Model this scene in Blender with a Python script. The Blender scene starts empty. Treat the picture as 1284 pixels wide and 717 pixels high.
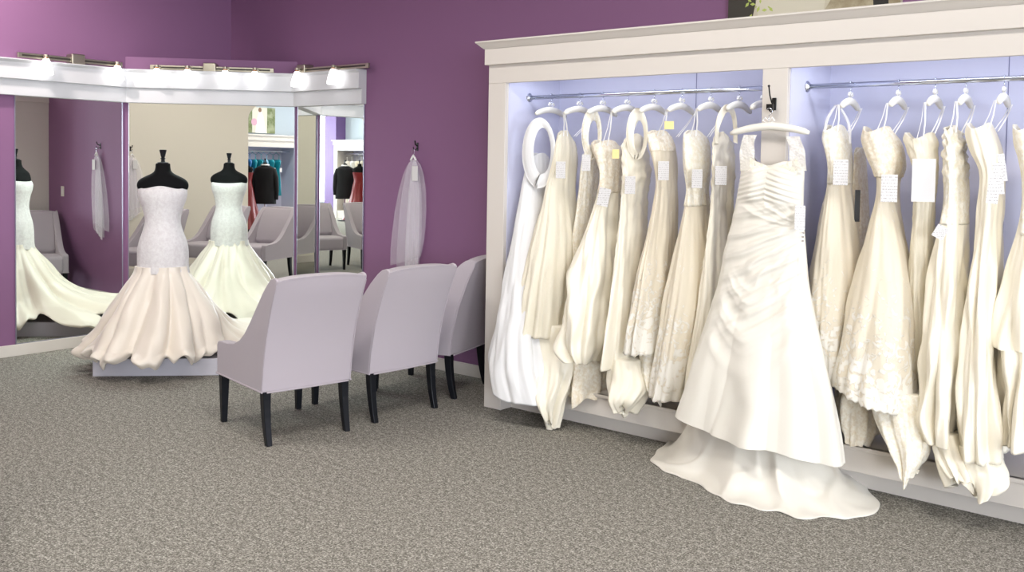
import bpy, bmesh, math, random
from mathutils import Vector, Matrix, noise
random.seed(7)
C = bpy.context.scene.collection
sc = bpy.context.scene
PI = math.pi

# ---------------------------------------------------------------- camera
F_PX, YAW, PITCH, ROLL, PX, PY, CH = 1169.28, 38.177, 2.3407, 1.0167, 41.89, -103.53, 1.6
W_IMG, H_IMG = 1284, 717
_y, _p, _r = (math.radians(a) for a in (YAW, PITCH, ROLL))
R0 = Vector((math.cos(_y), math.sin(_y), 0)); F0 = Vector((-math.sin(_y), math.cos(_y), 0)); U0 = Vector((0, 0, 1))
FW = F0*math.cos(_p) - U0*math.sin(_p); UP = U0*math.cos(_p) + F0*math.sin(_p)
RT = R0*math.cos(_r) + UP*math.sin(_r); UP = UP*math.cos(_r) - R0*math.sin(_r)
cam_d = bpy.data.cameras.new('camera'); cam = bpy.data.objects.new('camera', cam_d); C.objects.link(cam)
cam.matrix_world = Matrix(((RT.x, UP.x, -FW.x, 0), (RT.y, UP.y, -FW.y, 0), (RT.z, UP.z, -FW.z, CH), (0, 0, 0, 1)))
cam_d.sensor_width = 36; cam_d.lens = F_PX/W_IMG*36
cam_d.shift_x = -PX/W_IMG; cam_d.shift_y = PY/W_IMG
cam_d.clip_start = .05; cam_d.clip_end = 60
sc.camera = cam

def ray(x, y):
    return FW + RT*((x-642-PX)/F_PX) - UP*((y-358.5-PY)/F_PX)
def at(x, y, Y):
    """the point seen at (x, y) in the photograph on the plane parallel to the cabinet face at depth Y"""
    d = ray(x, y); t = Y/d.y
    return Vector((d.x*t, Y, CH + d.z*t))
def on_floor(x, y, z=0):
    d = ray(x, y); t = (z-CH)/d.z
    return Vector((d.x*t, d.y*t, z))

# room numbers (metres), measured off the photograph
YW, XL, YL, XR = 5.157, -7.899, 4.123, -6.879
YC, XC, YB = 4.563, -4.076, 5.157
S2 = math.sqrt(.5)
CN = Vector((.712, -.702, 0)); CA = Vector((XL, YL, 0)); CB = Vector((XR, YW, 0)); CT = (CB-CA).normalized()

# ---------------------------------------------------------------- materials
def srgb(r, g, b):
    f = lambda c: (c/255/12.92) if c/255 <= .04045 else ((c/255+.055)/1.055)**2.4
    return (f(r), f(g), f(b), 1)
MATS = {}
def mat(name, col, rough=.6, metal=0, spec=.5, bump=None, emit=None, sheen=0, alpha=1, mottle=None, trans=0):
    if name in MATS: return MATS[name]
    m = bpy.data.materials.new(name); m.use_nodes = True; nt = m.node_tree; N = nt.nodes; L = nt.links
    b = N['Principled BSDF']
    b.inputs['Base Color'].default_value = col
    b.inputs['Roughness'].default_value = rough; b.inputs['Metallic'].default_value = metal
    b.inputs['Specular IOR Level'].default_value = spec
    b.inputs['Sheen Weight'].default_value = sheen
    if emit: b.inputs['Emission Color'].default_value = emit[0]; b.inputs['Emission Strength'].default_value = emit[1]
    tc = N.new('ShaderNodeTexCoord')
    if bump:
        kind, scale, strength, dist = bump
        if kind == 'noise':
            t = N.new('ShaderNodeTexNoise'); t.inputs['Scale'].default_value = scale; t.inputs['Detail'].default_value = 4; out = t.outputs['Fac']
        elif kind == 'weave':
            t = N.new('ShaderNodeTexNoise'); t.inputs['Scale'].default_value = scale; t.inputs['Detail'].default_value = 2
            mp = N.new('ShaderNodeMapping'); mp.inputs['Scale'].default_value = (1, 1, .12); L.new(tc.outputs['Object'], mp.inputs['Vector']); L.new(mp.outputs[0], t.inputs['Vector']); out = t.outputs['Fac']
        else:
            t = N.new('ShaderNodeTexVoronoi'); t.inputs['Scale'].default_value = scale; t.feature = 'SMOOTH_F1'; out = t.outputs['Distance']
        if kind != 'weave': L.new(tc.outputs['Object'], t.inputs['Vector'])
        bp = N.new('ShaderNodeBump'); bp.inputs['Strength'].default_value = strength; bp.inputs['Distance'].default_value = dist
        L.new(out, bp.inputs['Height']); L.new(bp.outputs[0], b.inputs['Normal'])
    if mottle:
        col2, scale, lo, hi = mottle
        t = N.new('ShaderNodeTexNoise'); t.inputs['Scale'].default_value = scale; t.inputs['Detail'].default_value = 5; t.inputs['Roughness'].default_value = .7
        L.new(tc.outputs['Object'], t.inputs['Vector'])
        r = N.new('ShaderNodeValToRGB'); r.color_ramp.elements[0].position = lo; r.color_ramp.elements[1].position = hi
        r.color_ramp.elements[0].color = col; r.color_ramp.elements[1].color = col2
        L.new(t.outputs['Fac'], r.inputs['Fac']); L.new(r.outputs[0], b.inputs['Base Color'])
    if alpha < 1 or trans:
        o = N['Material Output']
        if alpha < 1:
            mx = N.new('ShaderNodeMixShader'); tr = N.new('ShaderNodeBsdfTransparent'); mx.inputs[0].default_value = alpha
            L.new(tr.outputs[0], mx.inputs[1]); L.new(b.outputs[0], mx.inputs[2]); L.new(mx.outputs[0], o.inputs[0])
        else:
            mx = N.new('ShaderNodeMixShader'); tr = N.new('ShaderNodeBsdfTranslucent'); mx.inputs[0].default_value = trans; tr.inputs[0].default_value = col
            L.new(b.outputs[0], mx.inputs[1]); L.new(tr.outputs[0], mx.inputs[2]); L.new(mx.outputs[0], o.inputs[0])
    MATS[name] = m
    return m

purple = mat('purple_paint', (.222, .104, .205, 1), .62, spec=.3, bump=('noise', 180, .12, .002))
white_paint = mat('white_paint', (.655, .605, .55, 1), .45, spec=.35)
header_paint = mat('header_paint', (.56, .56, .57, 1), .4, spec=.35)
cab_in = mat('lavender_paint', (.62, .62, .76, 1), .6, spec=.25)
beige = mat('beige_paint', (.74, .69, .58, 1), .7, bump=('noise', 120, .1, .002))
bluegrey = mat('blue_grey_paint', (.42, .48, .54, 1), .7)
ceil_m = mat('ceiling_paint', (.45, .44, .43, 1), .8)
black_wood = mat('black_wood', (.005, .006, .009, 1), .38, spec=.3)
black_cloth = mat('black_jersey', (.004, .004, .0045, 1), .8, spec=.15)
black_wool = mat('black_wool', (.006, .006, .008, 1), .9)
nickel = mat('brushed_nickel', (.42, .39, .31, 1), .38, metal=1)
slotm = mat('dark_slot', (.05, .045, .035, 1), .5, metal=.5)
copper = mat('copper_cap', (.75, .38, .16, 1), .35, metal=.8)
chrome = mat('chrome', (.72, .75, .82, 1), .16, metal=1)
bronze = mat('dark_bronze', (.02, .018, .018, 1), .35, metal=.6)
mirror_m = mat('mirror_glass', (.87, .895, .86, 1), .0, metal=1)
chair_m = mat('lavender_linen', (.445, .395, .425, 1), .85, spec=.2, sheen=.15, bump=('noise', 420, .2, .002))
piping_m = mat('linen_piping', (.44, .39, .42, 1), .8)
glass_lit = mat('frosted_glass', (.95, .95, .95, 1), .4, emit=((1, .99, .98, 1), 3.2))
lace_hem = None
card_m = None
def card_material():
    m = bpy.data.materials.new('tag_card'); m.use_nodes = True; nt = m.node_tree; N = nt.nodes; L = nt.links; b = N['Principled BSDF']
    tc = N.new('ShaderNodeTexCoord'); sp = N.new('ShaderNodeSeparateXYZ'); L.new(tc.outputs['Generated'], sp.inputs[0])
    w = N.new('ShaderNodeMath'); w.operation = 'MULTIPLY'; w.inputs[1].default_value = 9; L.new(sp.outputs['Z'], w.inputs[0])
    fr = N.new('ShaderNodeMath'); fr.operation = 'FRACT'; L.new(w.outputs[0], fr.inputs[0])
    lt = N.new('ShaderNodeMath'); lt.operation = 'LESS_THAN'; lt.inputs[1].default_value = .3; L.new(fr.outputs[0], lt.inputs[0])
    ns = N.new('ShaderNodeTexNoise'); ns.inputs['Scale'].default_value = 14; L.new(tc.outputs['Generated'], ns.inputs['Vector'])
    gt = N.new('ShaderNodeMath'); gt.operation = 'GREATER_THAN'; gt.inputs[1].default_value = .5; L.new(ns.outputs['Fac'], gt.inputs[0])
    ml = N.new('ShaderNodeMath'); ml.operation = 'MULTIPLY'; L.new(lt.outputs[0], ml.inputs[0]); L.new(gt.outputs[0], ml.inputs[1])
    r = N.new('ShaderNodeMix'); r.data_type = 'RGBA'; r.inputs[6].default_value = (.68, .66, .65, 1); r.inputs[7].default_value = (.38, .35, .34, 1)
    L.new(ml.outputs[0], r.inputs[0]); L.new(r.outputs[2], b.inputs['Base Color']); b.inputs['Roughness'].default_value = .6
    return m
card_m = card_material()
plain_card = mat('blank_card', (.68, .66, .65, 1), .6)
yellow_card = mat('yellow_card', (.85, .72, .32, 1), .6)
satin_w = mat('white_satin', (.74, .73, .72, 1), .38, sheen=.2, bump=('noise', 14, .10, .01))
satin_i = mat('ivory_satin', (.87, .81, .67, 1), .36, sheen=.2, bump=('noise', 14, .10, .01))
satin_h = mat('hero_satin', (.76, .72, .635, 1), .36, sheen=.2, bump=('noise', 14, .10, .01))
tulle_i = mat('ivory_tulle', (.88, .815, .66, 1), .8, sheen=.3, bump=('weave', 160, .35, .01), trans=.15)
lace_i = mat('ivory_lace', (.80, .73, .58, 1), .75, sheen=.2, bump=('vor', 70, .5, .006), mottle=((.88, .84, .74, 1), 45, .42, .58))
lace_b = mat('beige_lace', (.76, .66, .50, 1), .75, bump=('vor', 70, .5, .006), mottle=((.88, .82, .70, 1), 50, .4, .6))
def lace_hem_material():
    m = tulle_i.copy(); m.name = 'tulle_with_lace_border'; nt = m.node_tree; N = nt.nodes; L = nt.links; b = N['Principled BSDF']
    tc = N.new('ShaderNodeTexCoord'); sp = N.new('ShaderNodeSeparateXYZ'); L.new(tc.outputs['Generated'], sp.inputs[0])
    mr = N.new('ShaderNodeMapRange'); mr.inputs[1].default_value = .55; mr.inputs[2].default_value = .02; L.new(sp.outputs['Z'], mr.inputs[0])
    n = N.new('ShaderNodeTexNoise'); n.inputs['Scale'].default_value = 17; n.inputs['Detail'].default_value = 5; n.inputs['Distortion'].default_value = 2.2; L.new(tc.outputs['Object'], n.inputs['Vector'])
    mu = N.new('ShaderNodeMath'); mu.operation = 'MULTIPLY_ADD'; mu.inputs[1].default_value = .30; L.new(mr.outputs[0], mu.inputs[0]); L.new(n.outputs['Fac'], mu.inputs[2])
    rp = N.new('ShaderNodeValToRGB'); rp.color_ramp.elements[0].position = .66; rp.color_ramp.elements[1].position = .70; L.new(mu.outputs[0], rp.inputs[0])
    mx = N.new('ShaderNodeMix'); mx.data_type = 'RGBA'; mx.inputs[6].default_value = (.84, .755, .60, 1); mx.inputs[7].default_value = (.93, .89, .80, 1)
    L.new(rp.outputs[0], mx.inputs[0]); L.new(mx.outputs[2], b.inputs['Base Color'])
    bp = N.new('ShaderNodeBump'); bp.inputs['Strength'].default_value = .6; bp.inputs['Distance'].default_value = .006; L.new(rp.outputs[0], bp.inputs['Height']); L.new(bp.outputs[0], b.inputs['Normal'])
    return m
satin_p = mat('blush_satin', (.79, .71, .61, 1), .38, sheen=.2, bump=('noise', 14, .10, .01))
lace_p = mat('blush_lace', (.66, .62, .615, 1), .7, bump=('vor', 60, .35, .004), mottle=((.74, .71, .70, 1), 40, .4, .6))
lace_hem = lace_hem_material()
illusion = mat('illusion_net', (.88, .84, .76, 1), .8, alpha=.55, bump=('vor', 90, .6, .01))
sheer = mat('sheer_tulle', (.88, .87, .88, 1), .8, alpha=.42)
veil_m = mat('veil_tulle', (.86, .82, .88, 1), .85, alpha=.26)
veil_d = mat('veil_tulle_dense', (.90, .86, .90, 1), .85, alpha=.50)
hanger_m = mat('padded_satin', (.86, .83, .74, 1), .4, sheen=.2, bump=('noise', 30, .4, .01))
ribbon_m = mat('ribbon', (.88, .86, .84, 1), .5)
red_m = mat('red_satin', (.18, .004, .006, 1), .4)
teal_m = mat('teal_satin', (.01, .27, .34, 1), .4)
navy_m = mat('navy_satin', (.012, .015, .05, 1), .5)
blue_m = mat('blue_satin', (.03, .16, .42, 1), .4)
sky_m = mat('pale_blue_satin', (.22, .45, .62, 1), .4)

# ---------------------------------------------------------------- mesh helpers
def link_mesh(name, verts, faces, m, parent=None, smooth=False, mats=None, midx=None):
    me = bpy.data.meshes.new(name); me.from_pydata([tuple(v) for v in verts], [], faces); me.update()
    o = bpy.data.objects.new(name, me); C.objects.link(o)
    for q in (mats or [m]): me.materials.append(q)
    if midx: me.polygons.foreach_set('material_index', midx)
    if smooth: me.polygons.foreach_set('use_smooth', [True]*len(me.polygons))
    if parent: o.parent = parent
    return o
class MB:
    def __init__(s): s.v = []; s.f = []
    def box(s, lo, hi, M=None):
        n = len(s.v)
        for z in (lo[2], hi[2]):
            for x, y in ((lo[0], lo[1]), (hi[0], lo[1]), (hi[0], hi[1]), (lo[0], hi[1])):
                v = Vector((x, y, z)); s.v.append(M @ v if M else v)
        s.f += [tuple(n+i for i in q) for q in ((3, 2, 1, 0), (4, 5, 6, 7), (0, 1, 5, 4), (1, 2, 6, 5), (2, 3, 7, 6), (3, 0, 4, 7))]
        return s
    def prism(s, poly, y0, y1, M=None):     # poly in (x, z), extruded along y
        n = len(s.v); k = len(poly)
        for y in (y0, y1):
            for x, z in poly:
                v = Vector((x, y, z)); s.v.append(M @ v if M else v)
        s.f.append(tuple(n+i for i in range(k))); s.f.append(tuple(n+k+i for i in reversed(range(k))))
        for i in range(k):
            j = (i+1) % k; s.f.append((n+j, n+i, n+k+i, n+k+j))
        return s
    def tube(s, pts, r, seg=10, flat=1.0, cap=True):
        pts = [Vector(p) for p in pts]; n0 = len(s.v); rs = r if isinstance(r, (list, tuple)) else [r]*len(pts)
        a = None
        for i, p in enumerate(pts):
            t = (pts[min(i+1, len(pts)-1)]-pts[max(i-1, 0)]).normalized()
            if a is None:
                a = t.cross(Vector((0, 0, 1)));
                if a.length < .1: a = t.cross(Vector((1, 0, 0)))
            a = (a - t*a.dot(t)).normalized(); b = t.cross(a)
            for k in range(seg):
                th = 2*PI*k/seg; s.v.append(p + a*math.cos(th)*rs[i] + b*math.sin(th)*rs[i]*flat)
        for i in range(len(pts)-1):
            for k in range(seg):
                q = (k+1) % seg; s.f.append((n0+i*seg+k, n0+i*seg+q, n0+(i+1)*seg+q, n0+(i+1)*seg+k))
        if cap:
            s.f.append(tuple(n0+k for k in reversed(range(seg)))); s.f.append(tuple(n0+(len(pts)-1)*seg+k for k in range(seg)))
        return s
    def lathe(s, prof, c=(0, 0, 0), seg=20, M=None):
        n0 = len(s.v)
        for r, z in prof:
            for k in range(seg):
                th = 2*PI*k/seg; v = Vector((c[0]+r*math.cos(th), c[1]+r*math.sin(th), c[2]+z)); s.v.append(M @ v if M else v)
        for i in range(len(prof)-1):
            for k in range(seg):
                q = (k+1) % seg; s.f.append((n0+i*seg+k, n0+i*seg+q, n0+(i+1)*seg+q, n0+(i+1)*seg+k))
        s.f.append(tuple(n0+k for k in reversed(range(seg)))); s.f.append(tuple(n0+(len(prof)-1)*seg+k for k in range(seg)))
        return s
    def build(s, name, m, parent=None, smooth=False, bevel=0, seg=2, sub=0):
        o = link_mesh(name, s.v, s.f, m, parent, smooth)
        bm = bmesh.new(); bm.from_mesh(o.data); bmesh.ops.recalc_face_normals(bm, faces=bm.faces); bm.to_mesh(o.data); bm.free()
        if bevel:
            b = o.modifiers.new('bevel', 'BEVEL'); b.width = bevel; b.segments = seg; b.limit_method = 'ANGLE'; b.angle_limit = .6
            for p in o.data.polygons: p.use_smooth = True
            w = o.modifiers.new('wn', 'WEIGHTED_NORMAL'); w.keep_sharp = True
        if sub:
            q = o.modifiers.new('sub', 'SUBSURF'); q.levels = sub; q.render_levels = sub
        return o
def tag(o, label=None, cat=None, group=None, kind=None):
    if label: o['label'] = label
    if cat: o['category'] = cat
    if group: o['group'] = group
    if kind: o['kind'] = kind
    return o
def empty(name, loc, label, cat, group=None, rz=0):
    o = bpy.data.objects.new(name, None); C.objects.link(o); o.location = loc; o.rotation_euler.z = rz; o.empty_display_size = .1
    return tag(o, label, cat, group)
def struct(o): o['kind'] = 'structure'; return o
def copy_thing(root, label, loc, rz, group=None):
    def cp(o, par):
        c = o.copy(); C.objects.link(c); c.parent = par
        for ch in [k for k in bpy.data.objects if k.parent == o and k != c]: cp(ch, c)
        return c
    r = root.copy(); C.objects.link(r); r.location = loc; r.rotation_euler = (0, 0, rz); r['label'] = label
    if group: r['group'] = group
    for ch in [k for k in bpy.data.objects if k.parent == root]: cp(ch, r)
    return r
def reparent(o, root):
    """give a world-space mesh a parent Empty without moving it"""
    o.data.transform(Matrix.Translation(-Vector(root.location)) if root.rotation_euler.z == 0 else (Matrix.Translation(root.location) @ Matrix.Rotation(root.rotation_euler.z, 4, 'Z')).inverted())
    o.parent = root
    return o
def grow(root, *obs):
    for o in obs: reparent(o, root)
    return root
def interp(rows, t):
    """rows of equal-length tuples; smooth (Catmull-Rom, monotone-ish) interpolation at t in [0, len-1]"""
    i = min(int(t), len(rows)-2); f = t-i
    p0 = rows[max(i-1, 0)]; p1 = rows[i]; p2 = rows[i+1]; p3 = rows[min(i+2, len(rows)-1)]
    return [.5*((2*b) + (-a+c)*f + (2*a-5*b+4*c-d)*f*f + (-a+3*b-3*c+d)*f**3) for a, b, c, d in zip(p0, p1, p2, p3)]

# ---------------------------------------------------------------- room shell
XE, YS, ZC = 8.4, -7.4, 3.7      # east wall, south wall, ceiling
def carpet():
    m = bpy.data.materials.new('loop_carpet'); m.use_nodes = True; nt = m.node_tree; N = nt.nodes; L = nt.links; b = N['Principled BSDF']
    tc = N.new('ShaderNodeTexCoord')
    n1 = N.new('ShaderNodeTexNoise'); n1.inputs['Scale'].default_value = 105; n1.inputs['Detail'].default_value = 6; n1.inputs['Roughness'].default_value = .8; L.new(tc.outputs['Object'], n1.inputs['Vector'])
    n2 = N.new('ShaderNodeTexNoise'); n2.inputs['Scale'].default_value = 34; n2.inputs['Detail'].default_value = 3; L.new(tc.outputs['Object'], n2.inputs['Vector'])
    ad = N.new('ShaderNodeMath'); ad.operation = 'MULTIPLY_ADD'; ad.inputs[1].default_value = .2; L.new(n2.outputs['Fac'], ad.inputs[0]); L.new(n1.outputs['Fac'], ad.inputs[2])
    r = N.new('ShaderNodeValToRGB'); e = r.color_ramp.elements
    e[0].position = .48; e[0].color = (.080, .074, .063, 1); e[1].position = .71; e[1].color = (.52, .495, .44, 1)
    k = e.new(.6); k.color = (.205, .192, .166, 1)
    L.new(ad.outputs[0], r.inputs['Fac'])
    L.new(r.outputs[0], b.inputs['Base Color']); b.inputs['Roughness'].default_value = .95; b.inputs['Specular IOR Level'].default_value = .1
    bp = N.new('ShaderNodeBump'); bp.inputs['Strength'].default_value = .25; bp.inputs['Distance'].default_value = .004; L.new(n1.outputs['Fac'], bp.inputs['Height']); L.new(bp.outputs[0], b.inputs['Normal'])
    return m
struct(MB().box((XL-.1, YS-.1, -.06), (XE+.1, YW+.1, 0)).build('floor', carpet()))
struct(MB().box((XL-.1, YS-.1, ZC), (XE+.1, YW+.1, ZC+.08)).build('ceiling', ceil_m))
struct(MB().box((XL-.1, -.10, 0), (XL, YW, ZC)).build('wall_left', purple))
struct(MB().box((XL-.1, YS, 0), (XL, -.10, ZC)).build('wall_left_front', beige))
struct(MB().box((XL, YW, 0), (XE, YW+.1, ZC)).build('wall_right', purple))
struct(MB().box((XL, YS-.1, 0), (XE, YS, ZC)).build('wall_back', bluegrey))
# diagonal wall across the corner, with its low parapet top
M45 = Matrix.Translation(CA) @ Matrix(((CT.x, -CN.x, 0, 0), (CT.y, -CN.y, 0, 0), (0, 0, 1, 0), (0, 0, 0, 1)))   # local x along the wall, local y into it
LCW = (CB-CA).length
struct(MB().box((0, 0, 0), (LCW, .09, 2.476), M45).build('wall_center', purple))
# beige partition with the wide arched opening, seen in the mirrors
def arch_wall():
    x0, x1, zs, zt = -3.71, 7.6, 2.22, 2.66
    poly = [(XL, 0), (x0, 0), (x0, zs)]
    for k in range(1, 13):
        a = k/12*PI/2; poly.append((x0+1.4*(1-math.cos(a)), zs+(zt-zs)*math.sin(a)))
    for k in range(12, -1, -1):
        a = k/12*PI/2; poly.append((x1-1.4*(1-math.cos(a)), zs+(zt-zs)*math.sin(a)))
    poly += [(x1, 0), (XE, 0), (XE, ZC), (XL, ZC)]
    return MB().prism(poly, -.25, -.10)
struct(arch_wall().build('wall_front', beige))
# baseboards
bb = white_paint
struct(MB().box((XL, -.10, 0), (XL+.015, YL-.01, .093)).build('baseboard_left', bb, bevel=.004))
struct(MB().box((XR+.01, YW-.015, 0), (XC+.02, YW, .093)).build('baseboard_right', bb, bevel=.004))
struct(MB().box((.0, -.015, 0), (LCW, 0, .093), M45).build('baseboard_center', bb, bevel=.004))
struct(MB().box((XL+.015, -.10, 0), (-3.71, -.085, .11)).build('baseboard_front', bb, bevel=.004))
struct(MB().box((XL, YS, 0), (XE, YS+.015, .11)).build('baseboard_back', bb, bevel=.004))
# east wall with the shop window bays
def window(n, y0, y1, z0=.5, z1=3.1):
    fr = MB(); t = .06
    for a, b in (((XE-.03, y0, z0), (XE+.06, y0+t, z1)), ((XE-.03, y1-t, z0), (XE+.06, y1, z1)), ((XE-.03, y0, z0), (XE+.06, y1, z0+t)), ((XE-.03, y0, z1-t), (XE+.06, y1, z1)), ((XE-.02, (y0+y1)/2-t/2, z0), (XE+.05, (y0+y1)/2+t/2, z1))):
        fr.box(a, b)
    o = struct(fr.build('window_%d' % n, mat('window_frame', (.6, .6, .62, 1), .4)))
    return o
wins = [(-6.9, -4.6), (-4.0, -1.7), (1.1, 3.4)]
we = MB()
edges = [YS] + [v for w in wins for v in w] + [YW]
for i in range(0, len(edges), 2): we.box((XE, edges[i], 0), (XE+.1, edges[i+1], ZC))
for a, b in wins: we.box((XE, a, 0), (XE+.1, b, .5)); we.box((XE, a, 3.1), (XE+.1, b, ZC))
struct(we.build('wall_east', purple))
for i, (a, b) in enumerate(wins): window(i+2, a, b)

# ---------------------------------------------------------------- mirrors, frames, headers
def mirror(lo, hi, M, name, label):
    t = empty(name, M @ Vector(((lo[0]+hi[0])/2, 0, lo[2])), label, 'mirror', 'three way fitting mirrors')
    g = MB().box(lo, hi, M).build('glass', mirror_m)
    e = MB(); w = .007
    e.box((lo[0]-w, lo[1]-.002, lo[2]-w), (lo[0], hi[1], hi[2]), M); e.box((hi[0], lo[1]-.002, lo[2]-w), (hi[0]+w, hi[1], hi[2]), M); e.box((lo[0]-w, lo[1]-.002, lo[2]-w), (hi[0]+w, hi[1], lo[2]), M)
    f = e.build('edge_trim', mat('mirror_edge', (.30, .29, .36, 1), .3, metal=.6))
    grow(t, g, f); return t
ML = Matrix.Translation((XL, 0, 0)) @ Matrix(((0, -1, 0, 0), (1, 0, 0, 0), (0, 0, 1, 0), (0, 0, 0, 1)))   # local x = +Y, local y = -X (into wall)
MR = Matrix.Translation((0, YW, 0))
mirror((3.221, -.008, .10), (YL-.035, -.001, 2.10), ML, 'wall_mirror', 'tall mirror on the left wall, showing a long trailing gown and a chair')
mirror((.03, -.008, .10), (LCW-.022, -.001, 2.10), M45, 'wall_mirror', 'widest mirror, across the corner directly behind the dressed form')
mirror((XR+.022, -.008, .10), (-5.978, -.001, 2.10), MR, 'wall_mirror', 'narrow mirror on the wall nearest the hanging veil')

def header():
    """white two-step cornice board swept along the left wall, the diagonal and the right wall"""
    path = [Vector((XL, 2.35, 0)), CA.copy(), CB.copy(), Vector((-5.955, YW, 0))]
    nrm = [Vector((1, 0, 0)), CN, Vector((0, -1, 0))]
    prof = [(0, 2.078), (.053, 2.078), (.053, 2.205), (.085, 2.205), (.085, 2.335), (.115, 2.352), (.115, 2.362), (0, 2.362)]
    vs = []; fs = []
    for i, p in enumerate(path):
        if i in (0, 3): m = nrm[0 if i == 0 else 2]; k = 1
        else:
            m = (nrm[i-1]+nrm[i]).normalized(); k = 1/m.dot(nrm[i])
        for d, z in prof: vs.append(p + m*d*k + Vector((0, 0, z)))
    n = len(prof)
    for i in range(3):
        for j in range(n):
            q = (j+1) % n; fs.append((i*n+j, i*n+q, (i+1)*n+q, (i+1)*n+j))
    fs.append(tuple(range(n))); fs.append(tuple(3*n+j for j in reversed(range(n))))
    o = link_mesh('trim_1', vs, fs, header_paint)
    bm = bmesh.new(); bm.from_mesh(o.data); bmesh.ops.recalc_face_normals(bm, faces=bm.faces); bm.to_mesh(o.data); bm.free()
    b = o.modifiers.new('bevel', 'BEVEL'); b.width = .004; b.segments = 2
    return struct(o)
header()

# track lights: bar, canopy box, lamp heads with frosted shades
def track(M, x0, x1, z, xs, cx, label):
    """M: local x along the wall, local y into the wall (negative = into the room)"""
    t = empty('track_light', M @ Vector(((x0+x1)/2, 0, z)), label, 'track light', 'track lights over the mirrors')
    bar = MB().box((x0, -.085, z-.02), (x1, -.060, z+.02), M).build('bar', nickel, bevel=.003)
    sl = MB().box((x0+.03, -.0865, z-.007), (x1-.03, -.084, z+.007), M).build('slot', slotm)
    cn = MB().box((cx-.055, -.105, z-.035), (cx+.055, 0, z+.05), M).build('canopy', nickel, bevel=.01)
    grow(t, bar, sl, cn)
    for x in xs:
        so = MB().tube([M @ Vector((x+.02, -.07, z)), M @ Vector((x+.02, -.13, z)), M @ Vector((x+.005, -.14, z))], .010, 8).lathe([(.0, .0), (.018, .0), (.020, -.02), (.0, -.02)], (x, -.14, z+.015), 12, M).build('socket', nickel, smooth=False)
        cp = MB().lathe([(.0, 0), (.014, 0), (.019, -.018), (.0, -.018)], (x, -.14, z+.0), 12, M).build('cap', copper)
        sh = MB().lathe([(.012, -.012), (.022, -.02), (.032, -.045), (.044, -.085), (.052, -.125), (.051, -.142), (.044, -.146), (.0, -.146)], (x, -.14, z), 20, M).build('shade', glass_lit, smooth=True)
        grow(t, so, cp, sh)
track(ML, 3.211, 4.055, 2.395, [3.40, 3.98], 3.674, 'two lamp track light on the left wall, above the leftmost mirror')
sx = lambda P: (Vector((P[0], P[1], 0))-CA).dot(CT)
track(M45, sx((-7.679, 4.225)), sx((-6.952, 4.962)), 2.385, [sx(q) for q in ((-7.628, 4.276), (-7.452, 4.455), (-7.232, 4.678), (-7.057, 4.855))], sx((-7.33, 4.578)), 'four lamp track light over the middle mirror')
track(MR, -6.784, -5.846, 2.385, [-6.695, -6.21], -6.70, 'two lamp track light above the narrow mirror nearest the hanging veil')

# ---------------------------------------------------------------- display cabinet
CXE = -.08
P1a, P1b, OX0, OX1, OZ = -2.153, -2.012, -3.93, -.23, 2.124
cab = empty('display_cabinet', (XC, YC, 0), 'long white built-in display cabinet with lavender interior, full of hanging gowns', 'display cabinet')
SH = .235
parts = []
parts.append(MB().box((XC, YC, 0), (OX0, YB, OZ)).build('side_post', white_paint, bevel=.003))
parts.append(MB().box((OX1, YC, 0), (CXE, YB, OZ)).build('side_post', white_paint, bevel=.003))
parts.append(MB().box((P1a, YC, .0), (P1b, YB, OZ)).build('center_post', white_paint, bevel=.003))
parts.append(MB().box((XC, YC, OZ), (CXE, YC+.025, 2.25)).build('fascia', white_paint, bevel=.003))
parts.append(MB().box((XC-.012, YC-.03, 2.242), (CXE+.012, YC+.02, 2.362)).box((XC-.012, YC+.02, 2.242), (OX0-.02, YB, 2.362)).box((OX1+.02, YC+.02, 2.242), (CXE+.012, YB, 2.362)).build('frieze', white_paint, bevel=.003))
parts.append(MB().box((XC, YC+.02, 2.345), (CXE, YB, 2.362)).build('top_board', white_paint))
parts.append(MB().box((XC, YC+.03, OZ), (OX0-.001, YB, 2.3)).build('divider', white_paint))
parts.append(MB().box((P1a, YC+.03, OZ), (P1b, YB, 2.34)).build('divider', white_paint))
cr = MB(); pr = [(0, 2.345), (.004, 2.345), (.012, 2.352), (.035, 2.375), (.045, 2.383), (.045, 2.392), (0, 2.392)]
vs = []; fs = []
for k, (X, Y) in enumerate(((XC-.012, YB), (XC-.012, YC-.03), (CXE+.012, YC-.03), (CXE+.012, YB))):
    nx = -1 if k < 2 else 1; ny = -1 if k in (1, 2) else 0
    for d, z in pr: vs.append((X+nx*d, Y+ny*d, z))
n = len(pr)
for i in range(3):
    for j in range(n):
        q = (j+1) % n; fs.append((i*n+j, (i+1)*n+j, (i+1)*n+q, i*n+q))
fs.append((n-1+0, n-1+n, n-1+2*n, n-1+3*n))
parts.append(link_mesh('crown_molding', vs, fs, white_paint))
parts.append(MB().box((OX0, YC+.005, .103), (P1a, YC+.03, SH)).box((P1b, YC+.005, .103), (OX1, YC+.03, SH)).build('base_rail', white_paint, bevel=.003))
parts.append(MB().box((OX0, YC+.108, 0), (P1a, YC+.128, .12)).box((P1b, YC+.108, 0), (OX1, YC+.128, .12)).build('toe_kick', white_paint))
parts.append(MB().box((OX0, YC-.006, SH-.02), (P1a, YB, SH)).box((P1b, YC-.006, SH-.02), (OX1, YB, SH)).build('shelf', white_paint, bevel=.004))
lin = MB()
for a, b in ((OX0, P1a), (P1b, OX1)):
    lin.box((a, YB-.03, SH), (b, YB-.001, 2.34)); lin.box((a, YC+.03, SH), (a+.006, YB-.03, 2.34)); lin.box((b-.006, YC+.03, SH), (b, YB-.03, 2.34)); lin.box((a, YC+.03, 2.335), (b, YB-.03, 2.342))
parts.append(lin.build('lining', cab_in))
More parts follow.
